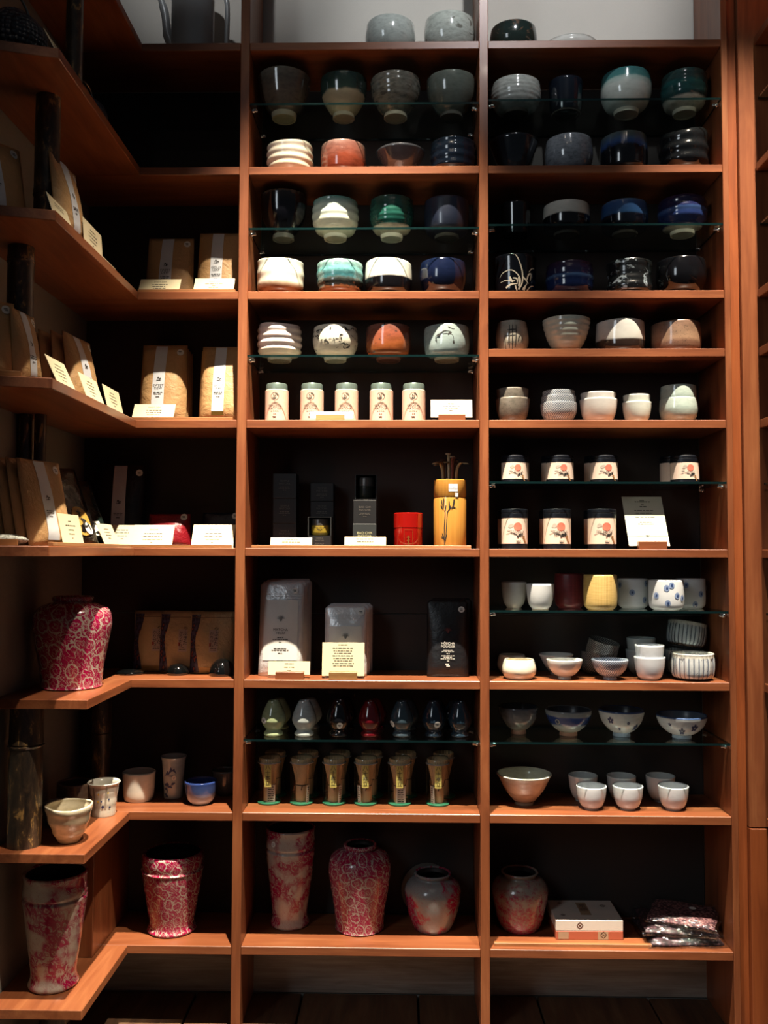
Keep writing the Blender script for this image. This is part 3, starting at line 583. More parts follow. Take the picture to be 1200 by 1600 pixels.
stack2(935, 59, [612, 622], 'S4', .06, 'cup', 'white_bowl', ['white porcelain bowl standing beside the net pattern stack', 'white porcelain bowl nested in the one beside the net pattern stack'], 'bowl', gz('porcelain_warm', stops=[(0, '#d8cdbd'), (1, '#dedad2')], var=.1), th=.002, foot=PALEFOOT)
stack2(995, 45, [616, 627], 'S4', .055, 'cup', 'small_cup', ['small pale grey-green cup standing between white bowls and celadon bowls', 'small pale grey-green cup nested in its twin'], 'cup', gz('pale_celadon', stops=[(0, '#c3c8ba'), (1, '#cfd3c8')], var=.15), th=.002, foot=PALEFOOT)
stack2(1060, 58, [601, 621], 'S4', .065, 'nestr', 'celadon_bowl', ['lower celadon bowl of the stack at the right end of the fifth right board', 'upper celadon bowl stacked at the right end of the fifth right board'], 'bowl', gz('celadon', stops=[(0, '#b99f86'), (.12, '#a9b2a4'), (.5, '#a3b3aa'), (1, '#b4c1b8')], var=.3), th=.002)
# -- second lowest glass, right bay: cups
GC = 'cups on the glass shelf'
pv(803, 40, 909, 'RG6', .115, 'cup', 'tea_cup', 'grey white cup half behind the front white cup, leftmost on its glass shelf', 'cup', g=dict(stops=[(0, '#b9bab9'), (1, '#c6c7c6')], var=.1), th=.003)
pv(844, 44, 912, 'RG6', .045, 'cup', 'tea_cup', 'plain white cup in front beside the maroon ribbed cup', 'cup', g=dict(stops=[(0, '#c5c8c9'), (1, '#d3d5d5')], var=.08), th=.003, foot=PALEFOOT)
pv(890, 46, 896, 'RG6', .115, 'barrel', 'ribbed_cup', 'maroon cup with woven ribs standing behind the yellow cup', 'cup', mat=lambda R, H: weave('maroon_weave', '#7d2f33', '#4f1a20', 520), th=.003, flute=(40, .012, .1, .95))
pv(938, 52, 898, 'RG6', .045, 'barrel', 'woven_cup', 'yellow straw-textured cup with pale rim in front', 'cup', mat=lambda R, H: weave('straw_weave', '#d8b97a', '#a98a48', 560), th=.003)
SPOT = lambda R, H: glaze('spot_white', [(0, '#cfd2d4'), (1, '#dcdedf')], H, var=.08)
SPOTB = plain('spot_blue', '#7f90b0', .3); SPOTD = plain('spot_core', '#2f426c', .3)
def spots(vo, lst, rot=0):
    wrapo('blue_spot', *merge([blob(u*vo.R, v*vo.H, .0065, .0075, 14) for u, v in lst]), vo, SPOTB)
    wrapo('blue_spot_core', *merge([blob(u*vo.R+.001, v*vo.H, .0024, .003, 10) for u, v in lst]), vo, SPOTD, off=.001)
v_ = pv(989, 48, 904, 'RG6', .115, 'barrel', 'spotted_cup', 'white cup with blue dots behind and left of the front dotted cup', 'cup', mat=SPOT, th=.003); spots(v_, [(-.3, .55), (.55, .3), (.7, .85), (-1.2, .8), (1.3, .5)])
v_ = pv(1041, 54, 906, 'RG6', .045, 'barrel', 'spotted_cup', 'white cup with blue dots in front, brightest of the three dotted cups', 'cup', mat=SPOT, th=.003); spots(v_, [(-.85, .5), (-.25, .75), (-.2, .25), (.35, .5), (.75, .42), (.02, .84)])
v_ = pv(1079, 46, 904, 'RG6', .118, 'barrel', 'spotted_cup', 'white cup with blue dots behind and right of the front dotted cup', 'cup', mat=SPOT, th=.003); spots(v_, [(-.6, .8), (.4, .5), (.0, .15), (1.2, .7)])
# -- sixth board, right bay
WHITE = lambda R, H: glaze('white_porcelain', [(0, '#c9c6bf'), (1, '#d9d9d6')], H, var=.1)
pv(800, 46, 1021, 'S6', .135, 'pot', 'small_bowl', 'ivory round bowl behind its twin at the left end of the sixth right board', 'bowl', mat=WHITE, th=.003)
pv(811, 53, 1028, 'S6', .05, 'pot', 'small_bowl', 'ivory round bowl in front at the left end of the sixth right board', 'bowl', g=dict(stops=[(0, '#d6c7ac'), (1, '#e2d8c4')], var=.15), th=.003, warp=.01)
pv(869, 54, 1020, 'S6', .135, 'cone', 'small_bowl', 'grey conical bowl behind the white conical bowl', 'bowl', mat=WHITE, th=.003)
pv(882, 56, 1028, 'S6', .05, 'rice', 'small_bowl', 'white conical bowl in front beside the ivory round bowl', 'bowl', mat=WHITE, th=.003)
NET = lambda R, H: pattern_bowl('fine_net', R, '#c4c6c4', '#36404f', 190)
lo = pv(935, 54, 1015, 'S6', .145, 'fbowl', 'patterned_bowl', 'dark net pattern bowl standing under the tilted one on the sixth right board', 'bowl', mat=lambda R, H: pattern_bowl('dark_net', R, '#85837c', '#2b2b2d', 160), th=.003)
hi = lo.o.copy(); COL.objects.link(hi); hi['label'] = 'dark net pattern bowl lying tilted in the bowl below it'; hi.scale = (.92, .92, 1); hi.location.z += .028; hi.location.y -= .006; hi.rotation_euler = (.16, .22, 0)
pv(953, 57, 1028, 'S6', .048, 'rice', 'patterned_bowl', 'blue and white net pattern bowl in front, middle of the sixth right board', 'bowl', mat=lambda R, H: pattern_bowl('blue_net', R, '#c8cdd2', '#2b4268', 170), th=.003)
BW = lambda R, H: glaze('blue_white', [(0, '#c9b4a4'), (.2, '#bfc3ca'), (1, '#d3d6da')], H, var=.08)
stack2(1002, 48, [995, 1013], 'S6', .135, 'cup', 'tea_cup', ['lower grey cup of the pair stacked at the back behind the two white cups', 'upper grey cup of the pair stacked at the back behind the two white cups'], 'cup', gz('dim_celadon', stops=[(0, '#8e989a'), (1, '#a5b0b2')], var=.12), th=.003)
stack2(1015, 48, [1006, 1024], 'S6', .045, 'cup', 'tea_cup', ['lower white cup of the front pair next to the fluted bowls', 'upper white cup nested in the front pair next to the fluted bowls'], 'cup', BW, th=.003, foot=PALEFOOT)
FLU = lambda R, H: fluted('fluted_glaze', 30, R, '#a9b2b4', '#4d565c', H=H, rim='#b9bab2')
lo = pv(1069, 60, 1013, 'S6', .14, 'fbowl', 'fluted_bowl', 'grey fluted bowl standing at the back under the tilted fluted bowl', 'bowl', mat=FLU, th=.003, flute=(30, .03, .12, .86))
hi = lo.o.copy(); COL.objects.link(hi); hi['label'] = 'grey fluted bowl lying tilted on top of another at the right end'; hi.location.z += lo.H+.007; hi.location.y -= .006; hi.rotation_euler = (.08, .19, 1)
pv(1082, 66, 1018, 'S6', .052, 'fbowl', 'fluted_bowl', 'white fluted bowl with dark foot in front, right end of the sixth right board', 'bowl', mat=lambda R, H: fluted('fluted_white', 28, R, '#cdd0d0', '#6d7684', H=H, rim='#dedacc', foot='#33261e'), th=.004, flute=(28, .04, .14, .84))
# -- lowest glass, right bay: rice bowls
pv(810, 63, 1100, 'RG7', .105, 'rice', 'rice_bowl', 'dim brownish bowl with pink foot at the left end of the lowest glass shelf', 'bowl', g=dict(stops=[(0, '#8a7263'), (.2, '#7d766c'), (.6, '#6d6d70'), (1, '#55555a')], var=.5, wob=.2), foot=plain('pink_clay', '#96705a', .7), inner=plain('bowl_inside', '#3a3c42', .3))
b = pv(888, 73, 1104, 'RG7', .09, 'rice', 'rice_bowl', 'grey bowl with cobalt blue belt and small ring emblem on the lowest glass shelf', 'bowl', g=dict(stops=[(0, '#b19a88'), (.18, '#a8a89c'), (.42, '#9ba3a2'), (.5, '#253a72'), (.78, '#2b4178'), (.84, '#8f9596'), (1, '#83898c')], wob=.07, sc=20), foot=plain('pink_clay', '#96705a', .7), inner=plain('bowl_inside', '#3a3c42', .3))
wrapo('ring_emblem', *merge([blob(.7*b.R*-1, .62*b.H, .0062)]), b, PALEBR); wrapo('ring_centre', *merge([blob(-.7*b.R, .62*b.H, .0044)]), b, plain('navy_paint', '#1c2a55', .3), off=.001)
NAVY = plain('navy_paint', '#1c2a55', .3)
def flowers(vo, lst): wrapo('painted_flower', *merge(sum([flower(u*vo.R, v*vo.H, r) for u, v, r in lst], [])), vo, NAVY)
b = pv(971, 71, 1104, 'RG7', .085, 'rice', 'rice_bowl', 'white rice bowl with small blue blossoms, third on the lowest glass shelf', 'bowl', g=dict(stops=[(0, '#9fb0bc'), (.1, '#aab9c2'), (.16, '#c5cbc9'), (.94, '#c9cdca'), (.97, '#3d5076'), (1, '#3d5076')], wob=.01), foot=plain('blue_foot', '#8fa5b5', .3), inner=plain('bowl_inside', '#3a3c42', .3)); flowers(b, [(-.75, .68, .008), (.1, .6, .004), (.62, .42, .008), (-.35, .35, .004)])
b = pv(1065, 78, 1112, 'RG7', .07, 'rice', 'rice_bowl', 'white rice bowl with blue rim and blue blossoms, rightmost on the lowest glass shelf', 'bowl', g=dict(stops=[(0, '#9fb4c6'), (.1, '#aec0cf'), (.16, '#cbd2d6'), (.94, '#d0d6d8'), (.97, '#43597f'), (1, '#43597f')], wob=.01), foot=plain('blue_foot', '#8fa5b5', .3), inner=plain('bowl_inside2', '#5b6470', .3)); flowers(b, [(-.28, .40, .009), (.28, .58, .009), (-.8, .7, .004), (.85, .45, .005)])
# -- seventh board, right bay
pv(819, 86, 1201, 'S7', .095, 'cone', 'wide_bowl', 'large beige conical bowl with pale inside at the left of the seventh right board', 'bowl', g=dict(stops=[(0, '#9c826b'), (.25, '#b3977f'), (.8, '#bfa792'), (.97, '#cfc8b6'), (1, '#d8d3c4')], var=.25, wob=.04), inner=glaze('bowl_in', [(0, '#a8a697'), (1, '#b9b8aa')], .06), rib=(6, .006))
for i, (px, tp) in enumerate(((911, 1207), (971, 1208), (1032, 1208))):
    pv(px, 45, tp, 'S7', .130, 'tea', 'tea_cup', ['dim white cup in the back row, nearest the beige conical bowl', 'dim white cup in the middle of the back row of three', 'dim white cup at the right of the back row of three'][i], 'cup', mat=WHITE, th=.0028)
for i, px in enumerate((924, 981, 1052)):
    pv(px, 47, 1223, 'S7', .060, 'tea', 'tea_cup', ['bright bluish white cup in the front row, left of three', 'bright bluish white cup in the front row, middle of three', 'bright bluish white cup in the front row, right of three'][i], 'cup', mat=BW, th=.0028)
# -- left bay and wing, seventh board
def wv(px, wpx, top, row, yd, *a, **k): return pv(px, wpx, top, row, yd, *a, **k)
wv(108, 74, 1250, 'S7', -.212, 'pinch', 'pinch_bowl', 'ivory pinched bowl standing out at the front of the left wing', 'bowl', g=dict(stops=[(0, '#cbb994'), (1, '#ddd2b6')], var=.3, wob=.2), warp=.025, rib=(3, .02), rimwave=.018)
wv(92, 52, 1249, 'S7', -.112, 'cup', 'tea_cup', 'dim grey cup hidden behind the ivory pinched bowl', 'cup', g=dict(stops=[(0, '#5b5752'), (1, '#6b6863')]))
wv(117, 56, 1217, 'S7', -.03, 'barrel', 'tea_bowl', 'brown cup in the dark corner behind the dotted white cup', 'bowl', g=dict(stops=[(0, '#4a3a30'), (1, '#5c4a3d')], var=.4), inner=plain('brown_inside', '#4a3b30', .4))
b = wv(162, 51, 1217, 'S7', -.025, 'tall', 'tea_cup', 'white cup with stripes and coloured dots at the inner corner', 'cup', g=dict(stops=[(0, '#b9b3a4'), (1, '#cfcabd')], var=.2), rib=(3, .012))
wrapo('painted_stripes', *merge([stroke([(-.4*b.R, .2*b.H), (-.4*b.R, .92*b.H)], .006), stroke([(.45*b.R, .25*b.H), (.5*b.R, .95*b.H)], .005)]), b, plain('stripe_grey', '#8f887a', .5))
wrapo('painted_dots', *merge([blob(-.75*b.R, .4*b.H, .0035), blob(-.7*b.R, .62*b.H, .0028), blob(.25*b.R, .33*b.H, .0038), blob(.7*b.R, .55*b.H, .0022), blob(.15*b.R, .5*b.H, .002), blob(.8*b.R, .3*b.H, .003)]), b, NAVY, off=.001)
wrapo('yellow_dots', *merge([blob(-.05*b.R, .72*b.H, .0024), blob(-.1*b.R, .5*b.H, .0024), blob(.6*b.R, .75*b.H, .002)]), b, plain('yellow_paint', '#c9a63a', .5), off=.001)
wv(217, 51, 1201, 'S7', .10, 'straight', 'tea_cup', 'plain white cup on the left bay board next to the landscape cup', 'cup', g=dict(stops=[(0, '#cdc4b4'), (1, '#d5d2c8')], var=.12))
b = wv(271, 41, 1178, 'S7', .125, 'tall', 'landscape_cup', 'tall white beaker painted with blue mountains and pine', 'cup', g=dict(stops=[(0, '#8e9a9c'), (.04, '#a9b4b4'), (1, '#b4bfbf')], var=.15), th=.003)
k = b.H
BLUE = plain('landscape_blue', '#2c3f68', .4)
wrapo('blue_landscape', *merge([([(-.018, .60*k), (-.010, .70*k), (-.006, .66*k), (0, .80*k), (.005, .72*k), (.009, .76*k), (.016, .63*k), (.004, .58*k), (-.008, .60*k)], [tuple(range(9))], 0, 0), stroke([(-.022, .58*k), (.016, .56*k)], .0016), stroke([(-.02, .05*k), (-.012, .2*k), (-.016, .35*k)], .003), blob(-.014, .36*k, .008, .004, 10, .2, .3), blob(-.004, .31*k, .008, .003, 10, -.2, .3), blob(.006, .39*k, .006, .0025, 10, .2, .3), blob(-.018, .25*k, .006, .003, 10, 0, .3), blob(-.016, .1*k, .008, .004, 10, -.4, .3), stroke([(-.012, .3*k), (.01, .37*k)], .0016)]), b, BLUE)
wrapo('round_sticker', *merge([blob(.009, .52*k, .006, .006, 16)]), b, STICK, off=.001); wrapo('sticker_print', *printvf([(.006, .0022, .009, .525*k), (.004, .0022, .009, .50*k)], 3), b, INK, off=.0014)
wv(314, 51, 1215, 'S7', .075, 'cup', 'tea_bowl', 'small bowl fading from cobalt blue rim to white base', 'bowl', g=dict(stops=[(0, '#c9ccd0'), (.2, '#c9cdd6'), (.55, '#4d6296'), (1, '#2c3f78')], wob=.04), inner=glaze('blue_in', [(0, '#1f2f5e'), (1, '#2a3a6a')], .05))
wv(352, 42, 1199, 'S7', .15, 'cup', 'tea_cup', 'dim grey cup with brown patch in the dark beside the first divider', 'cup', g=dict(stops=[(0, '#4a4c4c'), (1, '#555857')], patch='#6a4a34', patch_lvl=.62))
# ------------------------------------------------------------------ painted vases
def vase(px, wpx, top, row, yd, shape, label, style, seed, **k):
    kk = dict(th=.007, seg=56, inner=DARKIN); kk.update(k.pop('kw', {}))
    return pv(px, wpx, top, row, yd, shape, 'painted_vase', label, 'vase', mat=lambda R, H: floral('floral_'+style, R*.92, k.get('s', 46), style, seed=seed, **({'cream': k['cream']} if 'cream' in k else {})), **kk)
vase(112, 119, 931, 'S6', -.125, 'bigjar', 'large crimson and cream damask-painted jar on the left wing board', 'dense', .3, s=25)
vase(84, 98, 1350, 'S8', -.185, 'vaseL', 'tall pale vase with faded pink flowers at the front of the left wing, lowest board', 'faded', 1.3, s=30)
vase(269, 95, 1320, 'S8', .09, 'beaker', 'wide-mouthed crimson damask vase with banded neck on the lowest left board', 'dense', 2.1, s=33)
vM = vase(453, 78, 1284, 'S8', .128, 'vaseL', 'tall slim pale vase with pink flowers and white sticker, lowest middle board', 'faded', 3.4, s=34)
wrapo('round_sticker', *merge([blob(-.6*vM.R, .885*vM.H, .0062, .0065, 16)]), vM, STICK, off=.0016)
wrapo('sticker_print', *printvf([(.006, .0022, -.6*vM.R, .885*vM.H+.001), (.004, .0022, -.6*vM.R, .885*vM.H-.002)], 3), vM, INK, off=.002)
vase(562, 98, 1308, 'S8', .113, 'bigjar', 'crimson damask-painted baluster jar in the middle of the lowest middle board', 'dense', 4.7, s=32)
vase(676, 87, 1353, 'S8', .116, 'pot2', 'small grey-white jar with pink flowers and wide neck, right on the lowest middle board', 'faded', 6.2, s=34, cream='#8f918f')
vase(812, 87, 1351, 'S8', .122, 'pot2', 'weathered red speckled jar at the left end of the lowest right board', 'worn', 7.9, s=44, cream='#9a8d80')
lx = solveX(668, .176, S['S8']+.06)
o = lathe('standing_plate', [(.0005, .002), (.03, 0), (.05, .002), (.064, .008), (.0638, .010), (.05, .005), (.03, .003), (.0005, .004)], plain('grey_plate', '#6b665f', .5)); o.location = (lx, .186, S['S8']+.064); o.rotation_euler = (PI/2-.06, 0, 0)
tag(o, 'dark grey plate standing on edge behind the small pink-flowered jar', 'plate')
# ------------------------------------------------------------------ paper bags, pouches
def packmesh(w, h, t, mat, name, parent=None, topflat=.1, taper=.06, wr=0, seed=0, corner=0, grid=(10, 14)):
    """pillow bag standing on its bottom edge, front towards -y; returns object and front surface function"""
    nx, nz = grid; rng = random.Random(seed); ph = [rng.uniform(0, 6.28) for _ in range(4)]
    def halfw(v):
        v = max(0, min(1, v))
        k = 1-taper*max(0, v)**1.5
        if corner and v > 1-corner/h: q = (v-(1-corner/h))*h/corner; k -= (1-math.sqrt(max(0, 1-q*q)))*corner/(w/2)
        return w/2*k
    def yf(u, v):
        v = max(0, min(1, v))
        b = (1-abs(2*u)**3.2)**.7 if abs(u) < .5 else 0
        vv = max(0, min(1, (1-v)/(1-topflat))) if v > 0 else 1
        f = (.25+.75*min(1, v*6+.3))*(math.sin(min(1, vv*1.15)*PI/2))**.8
        return -t*(.12+.88*b*f)-wr*math.sin(9*u+ph[0]+4*v)*math.sin(7*v+ph[1])*b
    def P(u, v, off=0): return (2*u*halfw(v), yf(u, v)-off, v*h)
    vs, fs = [], []
    for j in range(nz+1):
        for i in range(nx+1): vs.append(P(i/nx-.5, j/nz))
    for j in range(nz+1):
        for i in range(nx+1): u = i/nx-.5; v = j/nz; vs.append((2*u*halfw(v), 0 if True else 0, v*h))
    n1 = (nx+1)*(nz+1)
    for j in range(nz):
        for i in range(nx):
            a = j*(nx+1)+i; fs.append((a, a+1, a+nx+2, a+nx+1)); fs.append((n1+a, n1+a+nx+1, n1+a+nx+2, n1+a+1))
    for i in range(nx): fs.append((i, n1+i, n1+i+1, i+1)); a = nz*(nx+1)+i; fs.append((a, a+1, n1+a+1, n1+a))
    for j in range(nz): a = j*(nx+1); c = a+nx+1; fs.append((a, c, n1+c, n1+a)); a += nx; c += nx; fs.append((a, n1+a, n1+c, c))
    return mk(name, vs, fs, mat, parent), P
def patch(name, P, u0, u1, v0, v1, mat, parent, off=.0007, n=(3, 14)):
    vs, fs = [], []
    for j in range(n[1]+1):
        for i in range(n[0]+1): vs.append(P(u0+(u1-u0)*i/n[0], v0+(v1-v0)*j/n[1], off))
    for j in range(n[1]):
        for i in range(n[0]): a = j*(n[0]+1)+i; fs.append((a, a+1, a+n[0]+2, a+n[0]+1))
    return mk(name, vs, fs, mat, parent, True, recalc=False)
def onpack(name, P, vs, fs, w, h, cu, cv, mat, parent, off=.0013):
    return mk(name, [P(cu+x/w, cv+z/h, off) for x, z in vs], fs, mat, parent, True, recalc=False)
STRIPTXT = [('SENCHA', .0055, 0, 0), (.022, .003, 0, -.006), (.018, .003, 0, -.010), (.008, .003, 0, -.017)]
def logo(): return merge([stroke([(-.004, .006), (-.002, .012), (.001, .008), (.0005, .004)], .0022), stroke([(.0, .004), (.004, .009), (.006, .006)], .002), stroke([(-.006, .0035), (.006, .0045)], .0016)])
def kraft(loc, rz, lean, w, h, label, seed=0, t=.022, strip=True, sticker=True, title='SWEET\nDEW', cat='tea bag', mat=None, group=None, sdx=-.06, roll=0, green=False):
    mat = mat or KRAFT
    o, P = packmesh(w, h, t, mat, 'tea_bag', None, seed=seed, wr=.0012); o.location = loc; o.rotation_euler = (-lean, roll, rz); tag(o, label, cat, group)
    if strip:
        patch('strip_label', P, sdx-.13, sdx+.13, .12 if green else .06, .985, STRIP, o)
        if green: patch('label_stamp', P, sdx-.13, sdx+.13, .075, .12, plain('olive_print', '#8c8f45', .6), o, n=(2, 2))
        onpack('logo', P, *logo(), w, h, sdx, .50, INK, o)
        ls = title.split('\n'); L = [(l, .0085, 0, -.007*i) for i, l in enumerate(ls)]; n = len(ls)*.007
        L += [(.022, .0034, 0, -n-.002), (.020, .0034, 0, -n-.006), (.009, .0034, 0, -n-.013)]
        onpack('strip_print', P, *printvf(L, seed), w, h, sdx, .44, INK, o)
    if sticker:
        onpack('round_sticker', P, *merge([blob(0, 0, .0085, .0085, 18)]), w, h, .36, .90, STICK, o, .001)
        onpack('sticker_print', P, *printvf([(.009, .0028, 0, .0008), (.006, .0028, 0, -.0022)], 2), w, h, .36, .90, INK, o, .0016)
    return o
def xat(px, row, y): return solveX(px, y, ROW[row])
# left bay, third board
kraft((xat(264, 'S3', .10), .10, S['S3']), 0, .12, .118, .168, 'kraft tea bag with white strip, left of two in shade on the left bay board', 1, title='SWEET\nDEW')
kraft((xat(266, 'S3', .135), .137, S['S3']), 0, .08, .114, .168, 'kraft tea bag directly behind the shaded left one on the left bay board', 2, strip=True, sticker=False, t=.015)
kraft((xat(343, 'S3', .09), .09, S['S3']), 0, .10, .112, .176, 'half-sunlit kraft tea bag against the first divider, upper of the two lit ones', 3, title='GOLD\nLEAF', sticker=False)
kraft((xat(345, 'S3', .13), .132, S['S3']), 0, .06, .112, .186, 'kraft tea bag behind the upper half-sunlit one', 4, sticker=False, t=.015)
# left bay, fourth board
kraft((xat(254, 'S4', .075), .075, S['S4']), 0, .10, .114, .196, 'kraft tea bag with strip and round sticker, lit at its foot behind a card', 5, title='SWEET\nDEW', t=.03)
for k in range(3): kraft((xat(258+3*k, 'S4', .10+.025*k), .103+.027*k, S['S4']), 0, .07, .112, .192, ['first', 'second', 'third'][k]+' kraft tea bag stacked behind the bag with sticker on the fourth left board', 6+k, strip=False, sticker=False, t=.02)
kraft((xat(347, 'S4', .06), .06, S['S4']), 0, .12, .110, .19, 'kraft tea bag with olive-ended strip, brightly lit beside the first divider', 9, title='GOLD\nLEAF', sticker=False, t=.028, green=True)
for k in range(3): kraft((xat(345, 'S4', .09), .09+.03*k, S['S4']), 0, .09, .108, .185, ['first', 'second', 'third'][k]+' kraft tea bag stacked behind the olive-ended one', 10+k, strip=False, sticker=False, t=.02)
# left wing, third board
kraft((-.563, -.335, S['S3']), 1.5, .12, .12, .158, 'kraft tea bag with white strip standing alone on the third wing board', 14, title='')
kraft((-.655, -.455, S['S3']), 1.0, .16, .13, .158, 'kraft tea bag leaning at the left edge of the photo on the third wing board', 15, title='')
kraft((-.680, -.440, S['S3']), 1.0, .14, .13, .166, 'kraft tea bag behind the one at the left edge on the third wing board', 16, strip=False, sticker=False, t=.015)
# left wing, fourth board
kraft((-.662, -.478, S['S4']), .62, .10, .115, .15, 'kraft tea bag at the left edge of the photo on the fourth wing board', 17, title='')
kraft((-.610, -.415, S['S4']), 1.45, .08, .085, .140, 'brown tea bag right of the dark bamboo pole on the fourth wing board', 18, title='')
kraft((-.583, -.185, S['S4']), 1.45, .14, .125, .150, 'kraft tea bag behind the cards on the fourth wing board', 19, title='')
for k in range(3): kraft((-.607-.022*k, -.20-.008*k, S['S4']), 1.45, .11, .12, .148, ['first', 'second', 'third'][k]+' dark-edged tea bag stacked behind the one near the wing cards', 20+k, strip=False, sticker=False, t=.018)
# left wing, fifth board: fanned bags
for k in range(5):
    kraft((-.580-.0178*k, -.352-.006*k, S['S5']), 1.25, .22, .124, .170, ['front kraft bag with long white strip in the fan of five, fifth wing board', 'second kraft bag in the fan of five on the fifth wing board', 'third kraft bag in the fan of five on the fifth wing board', 'fourth kraft bag in the fan of five on the fifth wing board', 'rearmost kraft bag in the fan of five on the fifth wing board'][k], 25+k, strip=k == 0, sticker=k == 0, t=.013, title='', sdx=-.02)
BAGDARK = paper('smoky_film', '#1a1614', .15, .6); BAGGREEN = paper('green_film', '#1b2420', .15, .6)
def filmbag(loc, rz, lean, w, h, mat, label, seed, kind):
    o, P = packmesh(w, h, .02, mat, 'film_bag', None, seed=seed, wr=.003); o.location = loc; o.rotation_euler = (-lean, 0, rz); tag(o, label, 'tea bag')
    if kind == 0:
        onpack('round_label', P, *merge([blob(0, 0, .026, .034, 20)]), w, h, .02, .28, paper('ochre_label', '#b08a3c', .5), o, .001)
        onpack('label_edge', P, *merge([blob(.012, -.018, .012, .014, 14)]), w, h, .02, .28, STICK, o, .0014)
        onpack('orange_dot', P, *merge([blob(-.022, -.012, .008, .012, 14)]), w, h, .02, .28, plain('orange_print', '#c8431c', .5), o, .0018)
        onpack('calligraphy', P, *merge([stroke([(-.008, .022), (.006, .018)], .005), stroke([(0, .026), (-.002, .008)], .005), stroke([(-.004, .004), (.010, -.002)], .006), stroke([(.004, .004), (.0, -.014), (.012, -.012)], .005), stroke([(.012, -.004), (.016, -.024)], .004)]), w, h, .02, .28, INK, o, .0022)
    else:
        onpack('white_label', P, [(-.014, -.018), (.014, -.018), (.014, .018), (-.014, .018)], [(0, 1, 2, 3)], w, h, .1, .22, STICK, o, .001)
        onpack('red_dot', P, *merge([blob(.004, -.010, .004)]), w, h, .1, .22, plain('red_print', '#b3202c', .5), o, .002)
        onpack('calligraphy', P, *merge([stroke([(-.009, .012), (.006, .010)], .004), stroke([(-.002, .014), (-.008, .0)], .004), stroke([(.004, .006), (.008, -.006)], .003)]), w, h, .1, .22, INK, o, .002)
    return o
filmbag((-.578, -.200, S['S5']), 1.2, .40, .115, .182, BAGDARK, 'smoky clear bag with round ochre calligraphy label behind a cream card', 31, 0)
filmbag((-.585, -.115, S['S5']), 1.05, .46, .11, .165, BAGGREEN, 'greenish clear bag with small white label and red dot, next to the ochre-labelled bag', 32, 1)
# left bay, fifth board: coloured bags
BLACKFOIL = paper('black_foil', '#0c0d11', .35, .5); REDFOIL = paper('red_foil', '#7c1620', .3, .6); NAVYFOIL = paper('navy_foil', '#171c2a', .35, .5)
o = kraft((xat(188, 'S5', .125), .125, S['S5']), .12, .06, .125, .205, 'black foil tea bag with tall white strip in the corner of the fifth board', 33, mat=BLACKFOIL, title='', sdx=-.02, t=.03)
o = kraft((xat(264, 'S5', .09), .09, S['S5']), 0, .10, .105, .082, 'short dark red foil tea bag behind the middle cream card', 34, mat=REDFOIL, strip=False, t=.03)
o = kraft((xat(346, 'S5', .10), .10, S['S5']), 0, .08, .098, .086, 'short navy tea bag behind the cream card beside the first divider', 35, mat=NAVYFOIL, strip=False, t=.025)
# left bay, sixth board: gold pouches
GOLD = paper('gold_foil', '#b3a27a', .34, .7, .15); SASH = NT('sash_print')
_o = SASH.obj(); SASH = SASH.done(SASH.bsdf(SASH.ramp(SASH.voro(SASH.scl(_o, 1, 1, .6), 150), [(.25, '#8a4a3c'), (.3, '#2a2338'), (.45, '#171a2e'), (.75, '#4b4d66')]), .35, coat=.3))
for k, (px, y, lb) in enumerate(((242, .135, 'gold foil pouch with dark printed sash, left of three on the sixth left board'), (283, .120, 'gold foil pouch with dark printed sash, middle of three on the sixth left board'), (331, .105, 'gold foil pouch with dark printed sash, frontmost right of three on the sixth left board'))):
    w_, h_ = .105, .148
    o, P = packmesh(w_, h_, .014, GOLD, 'gold_pouch', None, seed=40+k, wr=.0015, taper=0); o.location = (solveX(px, y, S['S6']), y, S['S6']); o.rotation_euler = (-.08, 0, .04); tag(o, lb, 'tea pouch')
    vs, fs = [], []
    for j in range(15):
        v = j/14; wv_ = .17-.075*math.sin(v*PI*.95)**2*(1 if v < .8 else .8)
        for i in range(3): vs.append(P(-.5+wv_*1.25*i/2+(.02 if v > .7 else 0), .02+v*.93, .0012))
    for j in range(14):
        for i in range(2): a = j*3+i; fs.append((a, a+1, a+4, a+3))
    mk('printed_sash', vs, fs, SASH, o, True, recalc=False)
    patch('seal_band', P, -.5, .5, .02, .10, paper('gold_band', '#a58a55', .4, .2, .3), o, .0008, (8, 2)); patch('top_fold', P, -.48, .49, .895, .905, plain('fold_line', '#5d472c', .6), o, .0012, (8, 1))
    patch('paper_label', P, -.06, .14, .34, .70, paper('washi_label', '#a79d93', .7), o, .0013, (3, 5))
    vs, fs = merge([textvf('や\nぶ\nき\nた', .012)+(.006, .036), textvf('か\nり\nが\nね', .010)+(-.0045, .026)]); onpack('label_calligraphy', P, vs, fs, w_, h_, .04, .44, INK, o, .0019)
    onpack('red_seal', P, [(-.002, -.004), (.002, -.004), (.002, .004), (-.002, .004)], [(0, 1, 2, 3)], w_, h_, -.035, .46, plain('seal_red', '#8f3326', .6), o, .0019)
    onpack('label_line', P, *printvf([(.014, .003, 0, .004), (.016, .003, 0, 0)], k), w_, h_, .04, .37, BARINK, o, .0019)
DOMEG = NT('smoked_glass'); DOMEG = DOMEG.done(DOMEG.bsdf(DOMEG.mix(DOMEG.noise(DOMEG.obj(), 40), srgb('#040506'), srgb('#0c0e0e')), .03, coat=1, spec=.8))
def dome(px, y, r, h, lb, flat=False):
    ch = [(.0005, 0), (r*.97, 0), (r, .003)]+[(r*math.cos(a), .003+(h-.003)*math.sin(a)) for a in [PI/2*i/9 for i in range(1, 9)]]+[(.0005, h)]
    o = lathe('glass_dome', ch, DOMEG, None, 36, (solveX(px, y, S['S6']+.01), y, S['S6'])); tag(o, lb, 'paperweight'); return o
